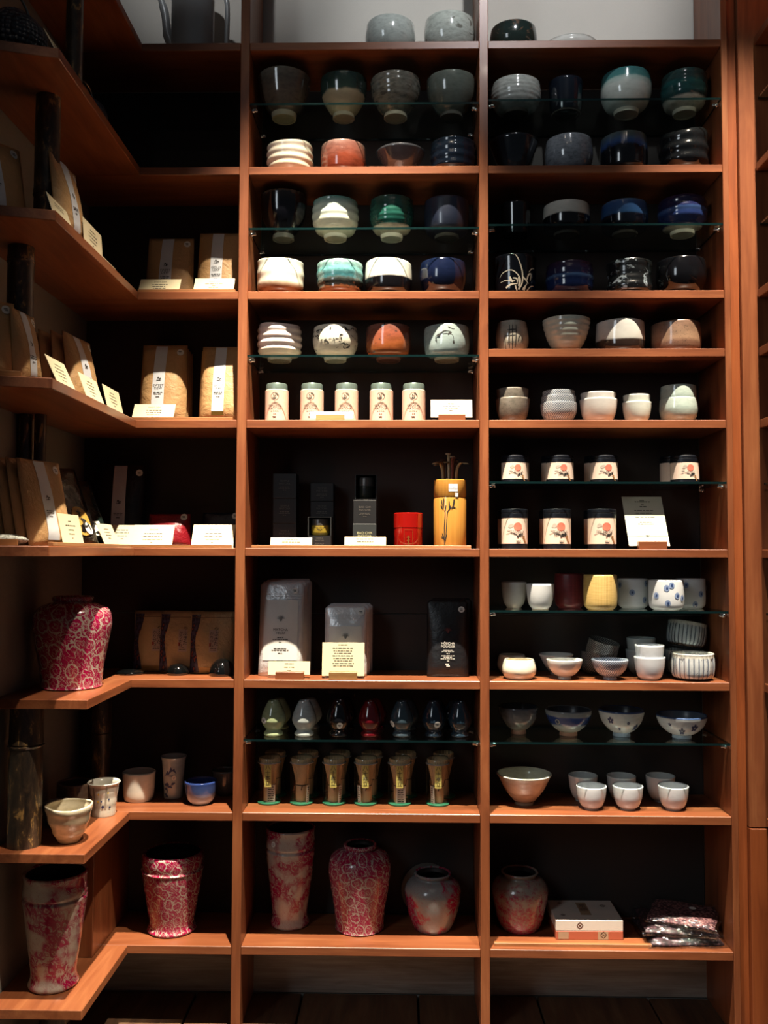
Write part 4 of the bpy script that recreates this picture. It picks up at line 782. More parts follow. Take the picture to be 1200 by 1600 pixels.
dome(204, .088, .033, .013, 'flat dark glass disc paperweight at the inner corner before the gold pouches')
dome(278, .085, .027, .027, 'small dark glass dome paperweight in the middle before the gold pouches')
dome(347, .075, .031, .040, 'tall dark glass dome paperweight beside the first divider')
# ------------------------------------------------------------------ cards
def card(loc, w, h, lean, rz, lines, label, seed=0, mat=None, holder=None, name='price_card', cat='card', roll=0, ink=None):
    o = box(name, -w/2, w/2, 0, .0008, 0, h, mat or CARD, None, 0); o.location = loc; o.rotation_euler = (-lean, roll, rz); tag(o, label, cat)
    vs, fs = printvf(lines, seed); mk('card_print', [(x, -.0003, z) for x, z in vs], fs, ink or BARINK, o, False, recalc=False); return o
def lines3(title, h, ws, s=.0052):
    L = [(title, s*1.05, 0, h*.76)] if title else []
    y = h*.76-(h*.16 if title else 0)
    for w_ in ws: L.append((w_, s*.72, 0, y)); y -= h*.13
    return L
def holder(px0, px1, y, row, h, label, mat=None, d=.016):
    x0, x1 = solveX(px0, y, ROW[row]+.005), solveX(px1, y, ROW[row]+.005); c = (x0+x1)/2; w_ = (x1-x0)/2
    o = prism('card_block', [(-w_, -d/2), (w_, -d/2), (w_, d/2), (-w_, d/2)], 0, h, mat or WX, None, .0008, (c, y, ROW[row])); return tag(o, label, 'card holder')
def pcard(px0, px1, row, y, rise, lean, lines, label, seed=0, z0=0, rz=0, **k):
    z = ROW[row]+z0; x0, x1 = solveX(px0, y, z+.01), solveX(px1, y, z+.01); h = rise/math.cos(lean)
    return card(((x0+x1)/2, y, z), x1-x0, h, lean, rz, lines(h) if callable(lines) else lines, label, seed, **k)
# rails the cards stand behind
def rail(px0, px1, row, y, label):
    x0, x1 = solveX(px0, y, ROW[row]), solveX(px1, y, ROW[row]); o = box('card_rail', -(x1-x0)/2, (x1-x0)/2, -.005, .005, 0, .007, wood(0, '#a87448', '#8a5832', '#ba865a', .45, 'light_rail'), None, .0006, ((x0+x1)/2, y, ROW[row])); return tag(o, label, 'card rail')
rail(206, 364, 'S4', .010, 'thin pale wooden rail along the front of the fourth left board'); rail(203, 362, 'S5', .010, 'thin pale wooden rail along the front of the fifth left board')
rail(393, 736, 'S5', .012, 'thin wooden rail along the front of the fifth middle board'); rail(772, 1018, 'S8', .022, 'thin grooved wooden rail on the lowest right board before the boxes')
rail(216, 368, 'S3', .010, 'thin pale wooden rail along the front of the third left board')
def wrail(y0, y1, row, label, x=-.533):
    o = box('card_rail', -.005, .005, -(y1-y0)/2, (y1-y0)/2, 0, .007, wood(1, '#a87548', '#8a5930', '#ba8a58', .45, 'light_rail'), None, .0006, (x, (y0+y1)/2, ROW[row])); return tag(o, label, 'card rail')
wrail(-.475, -.02, 'S5', 'thin wooden rail along the side of the fifth wing board')
def erail(row, label):
    o = box('card_rail', -.05, .05, -.006, .006, 0, .012, wood(0, '#b07a48', '#945f34', '#c08c58', .45, 'end_rail'), None, .0006, (-.632, -.507, ROW[row])); o.rotation_euler = (0, 0, .30); return tag(o, label, 'card rail')
erail('S4', 'short wooden strip on the front end of the fourth wing board'); erail('S5', 'short wooden strip on the front end of the fifth wing board')
pcard(215, 279, 'S3', .016, .042, .55, lambda h: lines3('SWEET DEW', h, (.036, .034, .030, .008)), 'cream card reading SWEET DEW before the shaded kraft bags', 1)
pcard(301, 364, 'S3', .016, .044, .55, lambda h: lines3('GOLD LEAF', h, (.044, .010, .024, .006)), 'cream card before the upper half-sunlit kraft bag', 2)
pcard(205, 270, 'S4', .017, .044, .55, lambda h: lines3('SWEET DEW', h, (.036, .036, .030, .007)), 'cream card reading SWEET DEW leaning before the kraft bag with round sticker', 3)
pcard(204, 268, 'S5', .017, .054, .5, lambda h: lines3('SENCHA', h, (.042, .046, .046, .007)), 'cream card reading SENCHA before the red foil bag', 4)
pcard(298, 364, 'S5', .017, .055, .5, lambda h: lines3('SENCHA', h, (.038, .042, .034, .007)), 'cream card reading SENCHA beside the first divider before the navy bag', 5)
pcard(172, 208, 'S5', .035, .054, .5, lambda h: lines3('', h, (.026, .030, .022, .006)), 'cream card half hidden behind the left SENCHA card', 6, rz=.25)
def wcard(y0, y1, row, h, lean, lines, label, x=-.538, seed=0):
    return card((x, (y0+y1)/2, ROW[row]), y1-y0, h, lean, PI/2, lines(h), label, seed)
L4 = lambda a: (lambda h: lines3('', h, a))
wcard(-.441, -.347, 'S4', .062, .44, L4((.030, .045, .05, .04, .02)), 'cream card at the front end of the fourth wing board, leftmost of three', seed=7)
wcard(-.29, -.181, 'S4', .058, .36, L4((.030, .045, .04, .04, .02)), 'cream card in the middle of three on the fourth wing board', seed=8)
wcard(-.164, -.054, 'S4', .055, .24, L4((.030, .045, .05, .04, .012)), 'cream card nearest the inner corner of the three on the fourth wing board', seed=9)
wcard(-.478, -.379, 'S3', .045, .33, L4((.04, .045)), 'cream card at the front end of the third wing board, seen nearly edge-on', seed=10)
wcard(-.322, -.212, 'S3', .056, .08, L4((.032, .05, .05, .04, .01)), 'upright cream card in the middle of the third wing board', seed=11)
wcard(-.195, -.09, 'S3', .030, .5, L4((.04,)), 'small cream card lying low on the third wing board', seed=12)
wcard(-.391, -.281, 'S5', .064, .22, lambda h: lines3('', h, (.016, .05, .03, .03, .008)), 'cream card before the smoky bag on the fifth wing board', seed=13, x=-.541)
wcard(-.150, -.050, 'S5', .056, .42, lambda h: lines3('', h, (.03, .04, .036, .02)), 'cream card at the inner corner of the fifth wing board', seed=14, x=-.541)
card((-.536, -.43, S['S2']), .10, .055, .5, PI/2, lines3('', .055, (.03, .05)), 'cream card seen edge-on at the front end of the second wing board', 15)
# middle bay cards
holder(494, 538, .014, 'S4', .014, 'small light wooden block holding the low card before the pink tins', wood(0, '#c9985f', '#b07c46', '#d8ac74', .5, 'light_block'))
pcard(484, 552, 'S4', .026, .016, .25, [(.018, .0034, .026, .012)], 'low white card in a wooden block before the second and third pink tins', 16, z0=.008, mat=paper('white_card', '#d9d4c4'))
holder(685, 727, .014, 'S4', .014, 'dark wooden block holding the card right of the pink tins')
pcard(673, 738, 'S4', .026, .042, .15, lambda h: lines3('', h, (.016, .038, .030, .010), .004), 'white card with small print right of the pink tea tins', 17, z0=.010, mat=paper('white_card', '#d9d4c4'))
pcard(422, 487, 'S5', .021, .025, .35, [(.030, .0036, 0, .021), (.042, .0036, 0, .014), (.010, .0036, 0, .007)], 'low cream card before the left stack of black boxes', 18)
pcard(538, 603, 'S5', .021, .027, .3, [(.042, .0036, 0, .022), (.038, .0036, 0, .015), (.010, .0036, 0, .006)], 'low cream card before the black boxes with a jar window', 19)
holder(431, 475, .020, 'S6', .017, 'wooden block holding the low card before the tall silver pouch')
pcard(419, 484, 'S6', .033, .030, .2, [(.022, .0036, 0, .024), (.024, .0036, 0, .016), (.009, .0036, 0, .008)], 'low cream card in a wooden block before the tall silver pouch', 20, z0=.008)
holder(514, 558, .020, 'S6', .017, 'striped wooden block holding the large card before the short silver pouch', wood(0, '#a8834f', '#7d5c33', '#bf9a63', .5, 'striped_block'))
pcard(503, 569, 'S6', .033, .076, .12, [(.024, .0036, 0, .070)]+[(.05-.004*(i % 3), .0036, 0, .062-.0058*i) for i in range(8)], 'large cream card full of small print before the short silver pouch', 21, z0=.006)
holder(997, 1041, .018, 'S5', .018, 'wooden block holding the tall leaning card on the fifth right board')
pcard(983, 1047, 'S5', .028, .118, .52, [(.012, .004, 0, .124), (.036, .0044, 0, .120), (.008, .003, 0, .112), (.016, .0045, 0, .106), (.044, .0042, 0, .095), (.040, .0042, 0, .088), (.046, .0042, 0, .077), (.028, .003, 0, .063), (.038, .003, 0, .058), (.010, .003, 0, .027), (.008, .003, 0, .023)], 'tall cream leaflet leaning back in a wooden block beside the sun tins', 22, z0=.008, mat=paper('leaflet', '#cfc8b2'), name='leaflet')
# ------------------------------------------------------------------ tins
def crane():
    ps = []
    for k in range(28):
        a0, a1 = 2*PI*k/28, 2*PI*(k+.8)/28; r0 = .0095; ps.append(([(r0*math.cos(a0), r0*math.sin(a0)), (r0*math.cos(a1), r0*math.sin(a1)), ((r0-.0009)*math.cos(a1), (r0-.0009)*math.sin(a1)), ((r0-.0009)*math.cos(a0), (r0-.0009)*math.sin(a0))], [(0, 1, 2, 3)], 0, 0))
    for k in range(6): a = .15+k*.22; ps.append(stroke([(.0082*math.cos(a), .0082*math.sin(a)), (.0055*math.cos(a+.1), .0055*math.sin(a+.1))], .0016, .0006))
    for k in range(5): a = PI+.4+k*.25; ps.append(stroke([(.008*math.cos(a), .008*math.sin(a)), (.005*math.cos(a), .005*math.sin(a))], .0013, .0005))
    ps += [stroke([(-.002, -.006), (-.0005, 0), (-.003, .003), (-.0005, .006)], .001), stroke([(.002, -.006), (.0025, -.001), (.0005, .001), (.003, .004)], .0009), blob(.001, -.0045, .0022, .0015, 8, .4), blob(-.0022, -.003, .001, .0018, 8, .4)]
    return merge(ps)
PINK = paper('pink_label', '#dcb5a3', .5); TINLID = plain('tin_lid', '#77827d', .35, .55)
x0 = None
for k, (px, lb) in enumerate(((432.5, 'pink matcha tin with grey lid, first from the left on the fourth middle board'), (487.5, 'pink matcha tin with grey lid, second from the left, partly behind the low card'), (541.5, 'pink matcha tin with grey lid, third from the left, partly behind the low card'), (596, 'pink matcha tin with grey lid, fourth from the left, standing free'), (646.5, 'pink matcha tin with grey lid, rightmost, left of the card with small print'))):
    y = .068; x = solveX(px, y, S['S4']+.04); R = 18.3*dep(x, y, S['S4']+.04)/F; top = solveZ(598, x, y-.6*R)-S['S4']; bh = top*.83
    o = empty('tea_tin', (x, y, S['S4']), lb, 'tea tin', 'pink matcha tins')
    lathe('tin_body', [(.0005, 0), (R-.001, 0), (R, .001), (R, bh-.0015), (R-.0015, bh), (.0005, bh)], PINK, o, 40)
    lathe('tin_lid', [(.0005, bh-.002), (R-.0025, bh-.002), (R-.0025, top-.004), (R-.004, top-.001), (R-.008, top), (R-.010, top-.001), (.0005, top-.001)], TINLID, o, 40)
    for nm, vf, dx, dz, m in (('crane_emblem', crane(), -.001, bh*.78, INK), ('red_stem', merge([stroke([(0, .003), (0, -.004)], .0012, .0008)]), -.001, bh*.61, plain('stem_red', '#c7574a', .5)), ('tin_print', printvf([('TANCHO', .0072, 0, 0), ('MATCHA', .0072, 0, -.0062), (.018, .003, 0, -.011), (.006, .003, 0, -.018), (.010, .003, 0, -.024), (.008, .003, 0, -.0265)], 4), -.001, bh*.465, INK)):
        mk(nm, wrapvf([(a+dx, b_+dz) for a, b_ in vf[0]], R), vf[1], m, o, True, recalc=False)
SUNL = paper('cream_label', '#dcc3b0', .5); NAVYTIN = plain('dark_tin', '#10131b', .35, .3); SUN = plain('sun_print', '#e26a55', .55); OCHRE = plain('leaf_ochre', '#8a6238', .6); GREYP = plain('mist_print', '#a99c8e', .7)
def suntin(px, wpx, top, row, y, label, title, front=True):
    z0 = ROW[row]; x = solveX(px, y, z0+.04); R = wpx/2*dep(x, y, z0+.03)/F; H = solveZ(top, x, y-(.7*R if top < 864 else -.7*R))-z0; short = row == 'RG5'
    o = empty('sun_tin', (x, y, z0), label, 'tea tin'); b0, b1 = (.008, H-.017) if short else (.012, H-.021)
    lathe('tin_body', [(.0005, 0), (R-.001, 0), (R, .001), (R, b1+.001), (.0005, b1+.001)], NAVYTIN, o, 40)
    n = 32; vs = [((R+.0004)*math.sin(2*PI*i/n), -(R+.0004)*math.cos(2*PI*i/n), z) for z in (b0, b1) for i in range(n)]
    mk('paper_label', vs, [(i, (i+1) % n, n+(i+1) % n, n+i) for i in range(n)], SUNL, o)
    lathe('tin_lid', [(.0005, b1+.001), (R+.001, b1+.001), (R+.001, H*.5+b1*.5), (R, H*.5+b1*.5+.001), (R+.001, H*.5+b1*.5+.002), (R+.001, H-.002), (R-.001, H), (R-.004, H-.0005), (.0005, H-.0005)], NAVYTIN, o, 40)
    k = (b1-b0); s = k/.053 if not short else k/.043; dx = .004; dz = b0+k*.62
    def ad(nm, vf, m, off): mk(nm, wrapvf([(a*s+dx, c*s+dz) for a, c in vf[0]], R, off), vf[1], m, o, True, recalc=False)
    if front:
        ad('red_sun', merge([blob(0, .002, .0085, .0085, 24)]), SUN, .0008)
        ad('misty_branch', merge([blob(-.014, .004, .006, .004, 9, .3, .3), blob(-.018, -.006, .004, .002, 9, 0, .4), blob(-.02, -.012, .005, .001, 9, .3, .4)]), GREYP, .0008)
        rr = random.Random(int(px)); ad('ink_branch', merge([stroke([(-.016, -.010), (-.006, -.013), (.002, -.017), (.010, -.018)], .0014), blob(.004, -.015, .0035, .003, 9, .4, .3), blob(.009, -.013, .0022, .003, 9, .4, .3), blob(.0, -.019, .002, .0016, 8, 0, .3), blob(-.007, -.0125, .002, .0014, 8, 0, .3)]), INK, .0010)
        ad('brown_bird', merge([stroke([(.012, -.018), (.015, -.025), (.019, -.032)], .005, .003), blob(.0125, -.019, .003, .0026, 9)]), OCHRE, .0012)
        ad('tin_print', printvf([(t_, .0075, 0, -.0115-.0058*i) for i, t_ in enumerate(title)]+([(.010, .003, .001, -.028), (.008, .003, .001, -.0305)] if not short else []), 5), INK, .0014)
    return o
TT = (['SENCHA'], ['SAKURA', 'SENCHA'], ['KABUSE'], ['YUZU'])
for nb, px, w_, lb, t_ in (('leftmost tall sun tin', 804, 40, 'sun-labelled tin with black lid in shade at the left of the fifth right board', TT[0]), ('middle tall sun tin', 870.5, 42, 'sun-labelled tin with black lid in front, middle of the fifth right board', TT[1]), ('tall sun tin beside the leaflet', 940.5, 43, 'sun-labelled tin with black lid in front, next to the leaning leaflet', TT[2])):
    suntin(px, w_, 795, 'S5', .052, lb, t_); suntin(px-6, w_, 797, 'S5', .128, 'tall tin half hidden behind the '+nb, t_, False)
for nb, px, w_, lb, t_, dx in (('first short sun tin from the left', 804, 41, 'short sun-labelled tin at the left end of the upper tin shelf', TT[0], 2), ('second short sun tin from the left', 874.5, 42, 'short sun-labelled tin, second on the upper tin shelf', TT[1], -7), ('third short sun tin from the left', 943.5, 42, 'short sun-labelled tin, third on the upper tin shelf', TT[2], -9), ('lone short sun tin at the right', 1069.5, 43, 'short sun-labelled tin standing alone at the right on the upper tin shelf', TT[3], -16)):
    suntin(px, w_, 711, 'RG5', .050, lb, t_); suntin(px+dx, w_, 712, 'RG5', .125, 'short tin half hidden behind the '+nb, t_, False)
# ------------------------------------------------------------------ middle bay, fifth board
BLK = paper('black_box_card', '#111114', .5); SLATE = paper('slate_box_card', '#2b2f30', .5); DIMINK = plain('dim_ink', '#55504a', .6); GOLDINK = plain('pale_gold_ink', '#b9b58a', .5)
def bbox(px0, px1, y0, d, z0, h, label, txt, ink, mat=BLK, window=False):
    ym = y0; x0, x1 = solveX(px0, ym, z0), solveX(px1, ym, z0); w_ = x1-x0; c = (x0+x1)/2
    if not window:
        o = box('tea_box', -w_/2, w_/2, 0, d, 0, h, mat, None, .0008, (c, y0, z0)); tag(o, label, 'tea box')
    else:
        o = empty('tea_box', (c, y0, z0), label, 'tea box'); t = .0015; wh = window; ws = h-wh
        box('box_front', -w_/2, w_/2, 0, .0012, 0, ws, mat, o, 0)
        for s in (-1, 1): box('box_side', s*w_/2-(t if s > 0 else 0), s*w_/2+(0 if s > 0 else t), .0012, d, 0, h-.001, mat, o, 0)
        box('box_back', -w_/2+t, w_/2-t, d-t, d, 0, h-.001, mat, o, 0); box('box_top', -w_/2, w_/2, 0, d, h-.001, h, mat, o, 0); box('box_floor', -w_/2+t, w_/2-t, .0013, d-t, ws-.002, ws, mat, o, 0)
        box('window_edge', -w_/2-.0003, -w_/2+.0012, -.0003, .0012, ws, h, SLATE, o, 0); box('window_edge', w_/2-.0012, w_/2+.0003, -.0003, .0012, ws, h, SLATE, o, 0)
    vs, fs = printvf(txt, 3); mk('box_print', [(x, -.0004, z) for x, z in vs], fs, ink, o, False, recalc=False)
    return o, c, w_
def btxt(h, a='TEMPLE', b='MATCHA', s=.0065): return [(a, s, 0, h*.66), (b, s, 0, h*.66-.0065), (.022, .003, 0, h*.66-.013), (.028, .003, 0, h*.66-.0165), (.008, .003, 0, h*.66-.021)]
z5 = S['S5']
for k in range(3): bbox(426, 463, .10, .055, z5+.0605*k, .060, ['black tea box at the bottom of the leftmost stack of three', 'black tea box in the middle of the leftmost stack of three', 'black tea box on top of the leftmost stack of three'][k], btxt(.06), DIMINK)
for k, (h_, z_) in enumerate(((.075, 0), (.040, .0753), (.045, .1156))): bbox(485, 521, .13, .05, z5+z_, h_, ['black tea box at the bottom behind the yellow jar box', 'black tea box in the middle behind the yellow jar box', 'black tea box on top behind the yellow jar box'][k], btxt(h_), DIMINK)
o, c, w_ = bbox(481, 517, .055, .055, z5, .074, 'black tea box with cut-out window showing a yellow jar', [('TEMPLE', .0052, 0, .022), ('MATCHA', .0052, 0, .0165), (.020, .003, 0, .011), (.024, .003, 0, .0075), (.008, .003, 0, .004)], DIMINK, window=.044)
def jar(x, y, z, R, H, bodyc, label, rim):
    o = empty('matcha_jar', (x, y, z), label, 'jar'); lathe('jar_body', [(.0005, 0), (R*.8, 0), (R*.95, H*.08), (R, H*.2), (R, H*.6), (.0005, H*.6)], bodyc, o, 32); lathe('jar_lid', [(.0005, H*.6+.0003), (R*1.02, H*.6+.0003), (R*1.02, H*.93), (R*.95, H), (.0005, H)], rim, o, 32)
    vs, fs = printvf([('MATCHA', .006, 0, H*.42), (.012, .0025, 0, H*.34), (.006, .0025, 0, H*.28)], 2); mk('jar_print', wrapvf(vs, R), fs, INK, o, True, recalc=False); return o
LIDM = plain('jar_lid_grey', '#4d4845', .3, .3)
jar(c, .055+.0285, z5+.0305, .0235, .040, plain('matcha_yellow', '#9a8430', .3), 'small yellow jar with grey lid inside the box window', LIDM)
bbox(551, 588, .052, .055, z5, .058, 'slate tea box with pale gold lettering at the bottom of the right stack', [('BAO CHA', .0080, 0, .034), ('MATCHA', .0080, 0, .0265), (.016, .004, 0, .020), (.02, .003, 0, .015)], GOLDINK, SLATE)
bbox(552, 588, .054, .055, z5+.0583, .056, 'black tea box in the middle of the right stack', btxt(.056, 'BAO CHA', 'MATCHA'), DIMINK)
o, c, w_ = bbox(555, 588, .056, .055, z5+.1146, .060, 'black tea box with window on top of the right stack', [(.01, .002, 0, .0005)], DIMINK, window=.058)
jar(c, .056+.028, z5+.1168, .0205, .052, plain('jar_dark_green', '#24241c', .3), 'dark green-black jar in the window of the topmost right box', LIDM)
# red canister
y = .060; x = solveX(638, y, z5+.04); R = 23*dep(x, y, z5)/F; H = solveZ(801, x, y-.6*R)-z5
o = empty('red_canister', (x, y, z5), 'glossy red lacquered canister left of the bamboo holder', 'canister'); RED = plain('red_lacquer', '#90120c', .12, 0, .8, .06)
lathe('canister_body', [(.0005, 0), (R-.001, 0), (R-.0006, .001), (R-.0006, H*.58), (.0005, H*.58)], RED, o, 48); lathe('canister_lid', [(.0005, H*.58+.0004), (R, H*.58+.0004), (R, H-.002), (R-.002, H), (.0005, H)], RED, o, 48)
fr = [(-.010, .003), (-.010, H*.52), (.010, H*.52), (.010, .003)]; ps = [stroke([a, b_], .0009) for a, b_ in zip(fr, fr[1:])]
mk('gold_frame', wrapvf(*[[p for p in merge(ps)[0]]], R), merge(ps)[1], plain('dull_gold', '#7d4a1c', .4, .3), o, True, recalc=False)
vf = merge([stroke([(0, .030), (0, .006)], .004, .002), stroke([(-.004, .026), (.004, .026)], .003), stroke([(-.004, .018), (.004, .02)], .002), stroke([(-.003, .012), (.003, .012)], .002)]); mk('gold_sign', wrapvf(vf[0], R), vf[1], plain('dull_gold', '#7d4a1c', .4, .3), o, True, recalc=False)
# bamboo holder with scoops
y = .060; x = solveX(703, y, z5+.05); R = 25.5*dep(x, y, z5+.05)/F; H = solveZ(749, x, y-.7*R)-z5
BAM = NT('golden_bamboo'); _o = BAM.obj(); _n = BAM.noise(BAM.scl(_o, 90, 90, 3), 1.5, 3); BAM = BAM.done(BAM.bsdf(BAM.mix(_n, srgb('#a8702c'), srgb('#cf9a4a')), .22, coat=.5))
o = empty('bamboo_holder', (x, y, z5), 'golden bamboo cylinder painted with black bamboo, holding tea scoops', 'holder')
hb = lathe('bamboo_tube', [(.0005, 0), (R*.97, 0), (R*.99, .002), (R, H*.3), (R, H*.71), (R*.97, H*.735), (R*.965, H*.745), (R*1.0, H*.76), (R*.99, H-.001), (R*.96, H), (R*.86, H), (R*.85, H*.3), (.0005, H*.3)], BAM, o, 48)
vo = V(); vo.o = o; vo.R = R; vo.rad = lambda z: R
P = lambda *pts: [(a*.001, b_*H) for a, b_ in pts]
wrapo('painted_bamboo', *merge([stroke(P((-15, .05), (-15, .3), (-13, .5), (-15, .55)), .0022), stroke(P((-12, .1), (-10, .3), (-8, .5), (-4, .56), (8, .62)), .002), stroke(P((-22, .70), (-19, .58)), .004, .001), stroke(P((-24, .62), (-18, .56)), .003), stroke(P((-16, .72), (-17, .56)), .004, .001), stroke(P((-11, .62), (-14, .5)), .003, .001), stroke(P((-4, .68), (-3, .56)), .004, .0015), stroke(P((0, .62), (-4, .55)), .003), stroke(P((8, .71), (6, .63), (2, .56)), .005, .002), stroke(P((3, .60), (14, .575)), .0035, .001), stroke(P((-20, .22), (-15, .12)), .0025), stroke(P((-9, .2), (-14, .12)), .0025), stroke(P((-22, .17), (-17, .15)), .003)]), vo, INK)
wrapo('paper_label', [(-.005, H*.82), (.0055, H*.82), (.0165, H*.82), (.0165, H*.93), (.0055, H*.93), (-.005, H*.93)], [(0, 1, 4, 5), (1, 2, 3, 4)], vo, STRIP, off=.0008)
wrapo('label_print', *printvf([('Cha-Shaku', .0046, .0058, H*.858)], 1), vo, plain('blue_ink', '#22284a', .6), off=.0013)
wrapo('price_tag', [(.010, H*.745), (.017, H*.745), (.017, H*.80), (.010, H*.80)], [(0, 1, 2, 3)], vo, STRIP, off=.0016)
rr = random.Random(5); SCN = ['bent pale bamboo', 'curled brown bamboo', 'dark brown bamboo', 'broad tan bamboo', 'thin light bamboo', 'forward-facing pale bamboo', 'short reddish bamboo', 'black lacquered', 'narrow tan', 'long dark-tipped', 'outermost left thin', 'outermost right thin']
sc = [(-23, 28, -18), (-19, 30, -15), (-12, 34, -9), (-8, 31, -3), (-3, 45, -2), (2, 40, 4), (6, 36, 2), (11, 34, 5), (14, 34, 3), (18, 30, 9), (-15, 26, -20), (20, 27, 20)]
cols = ['#b59468', '#7d4f30', '#4a2d1e', '#a3815a', '#c4a983', '#c2b291', '#6a3324', '#14161a', '#a48763', '#4b3a30', '#b79d78', '#a08662']
for k, (dx, up_, bend) in enumerate(sc):
    t0 = dx*.001*.75; yy = rr.uniform(-.017, .014); zb = H*.31; zt = H+up_*.00135
    path = cr([(t0*.5, yy*.5, zb), (t0*.85, yy*.8, H*.75), (t0, yy, H+up_*.0007), (t0+bend*.00035, yy-.004, zt), (t0+bend*.0008, yy-.010, zt+.003), (t0+bend*.0011, yy-.015, zt-.001)], 4); vs, fs = [], []
    for i, p in enumerate(path):
        q = i/(len(path)-1); ww = .0032+.0042*max(0, q-.5)*2*(1 if q < .92 else .7)
        vs += [(p[0]-ww, p[1], p[2]), (p[0]+ww, p[1]+.0005, p[2]), (p[0]+ww, p[1]+.0018, p[2]+.0006), (p[0]-ww, p[1]+.0014, p[2]+.0006)]
    for i in range(len(path)-1):
        for j in range(4): fs.append((4*i+j, 4*i+(j+1) % 4, 4*i+4+(j+1) % 4, 4*i+4+j))
    fs += [(3, 2, 1, 0), tuple(range(4*len(path)-4, 4*len(path)))]
    so = mk('tea_scoop', vs, fs, plain('scoop_'+cols[k], cols[k], .35, coat=.3), None, True, loc=(x, y, z5)); tag(so, SCN[k]+' tea scoop standing in the bamboo holder', 'tea scoop', 'tea scoops in the bamboo holder')
# ------------------------------------------------------------------ middle bay, sixth board: foil pouches
SILVER = paper('silver_foil', '#d6d7d8', .3, .5, .3, 45); BLKF = paper('black_matt_foil', '#0e0f13', .42, .3)
def pouch(px0, px1, top, y, label, mat, lean=.10, lab=None, txt=None, sticker=None, emblem=None, seed=0, t=.018, ink=INK):
    z0 = S['S6']; x0, x1 = solveX(px0, y, z0+.05), solveX(px1, y, z0+.05); w_ = x1-x0; c = (x0+x1)/2; h = (solveZ(top, c, y+.02)-z0)/math.cos(lean)
    o, P = packmesh(w_, h, t, mat, 'foil_pouch', None, topflat=.24, taper=0, corner=.008, seed=seed, wr=.0008, grid=(14, 24)); o.location = (c, y, z0); o.rotation_euler = (-lean, 0, 0); tag(o, label, 'tea pouch')
    for k in range(3 if mat is SILVER else 0): patch('zip_ridge', P, -.44, .44, .865-.028*k, .872-.028*k, mat, o, .0022, (8, 2))
    if lab: patch('front_label', P, -.39, .38, lab[0], lab[1], paper('satin_label', '#cfccc6', .45), o, .0012, (8, 10))
    if emblem:
        em = merge([stroke([(.003*math.cos(a), .003*math.sin(a)), (.0095*math.cos(a), .0085*math.sin(a))], .0016, .0007) for a in [PI*k/8 for k in range(9)]]+[blob(0, -.002, .0032, .0045, 10), blob(0, .0005, .004, .003, 10)]); onpack('fan_emblem', P, em[0], em[1], w_, h, 0, emblem, plain('emblem_grey', '#6d6d6c', .6) if mat is SILVER else plain('emblem_red', '#4a1a18', .6), o, .0019)
    if txt: vf = printvf(txt[1], seed); onpack('pouch_print', P, vf[0], vf[1], w_, h, 0, txt[0], ink, o, .0019)
    if sticker: onpack('round_sticker', P, *merge([blob(0, 0, .0075, .0072, 18)]), w_, h, *sticker, STICK, o, .003); onpack('sticker_print', P, *printvf([(.009, .0028, 0, .0008), (.006, .0028, 0, -.0022)], 2), w_, h, *sticker, INK, o, .0035)
    return o
pouch(404, 473, 909, .072, 'tall silver foil pouch with satin label, front of the left group', SILVER, .12, (.16, .80), (.47, [('MATCHA', .0085, 0, 0), ('HIGO', .0085, 0, -.008), (.014, .003, 0, -.017), (.036, .003, 0, -.021), (.006, .003, 0, -.027), (.030, .003, 0, -.042), (.040, .003, 0, -.046), (.010, .003, 0, -.053), (.014, .004, 0, -.072), (.010, .003, 0, -.076)]), (.30, .90), .60, 50)
pouch(410, 479, 906, .110, 'tall silver foil pouch directly behind the front left one', SILVER, .10, seed=51, t=.014)
pouch(417, 486, 904, .150, 'tall silver foil pouch at the back of the left group', SILVER, .06, seed=52, t=.012)
pouch(507, 573, 946, .072, 'short silver foil pouch with price sticker behind the large card', SILVER, .12, (.10, .70), None, (.36, .90), .56, 53)
pouch(511, 578, 943, .110, 'short silver foil pouch directly behind the one with price sticker', SILVER, .10, seed=54, t=.014)
pouch(515, 582, 942, .150, 'short silver foil pouch at the back of the right silver group', SILVER, .06, seed=55, t=.012)
pouch(667, 732, 937, .075, 'matt black pouch with white round sticker near the second divider', BLKF, .06, None, (.42, [('HŌJICHA', .0078, 0, 0), ('POWDER', .0078, 0, -.0075), (.022, .003, 0, -.014), (.03, .003, 0, -.0175), (.007, .003, 0, -.022), (.03, .003, 0, -.027), (.02, .003, 0, -.0305), (.034, .003, 0, -.034), (.006, .003, 0, -.039), (.012, .005, 0, -.047), (.008, .004, 0, -.051)]), (.33, .875), .60, 56, ink=WHITEINK)
pouch(672, 738, 934, .115, 'matt black pouch hidden behind the one with white sticker', BLKF, .05, seed=57, t=.015)
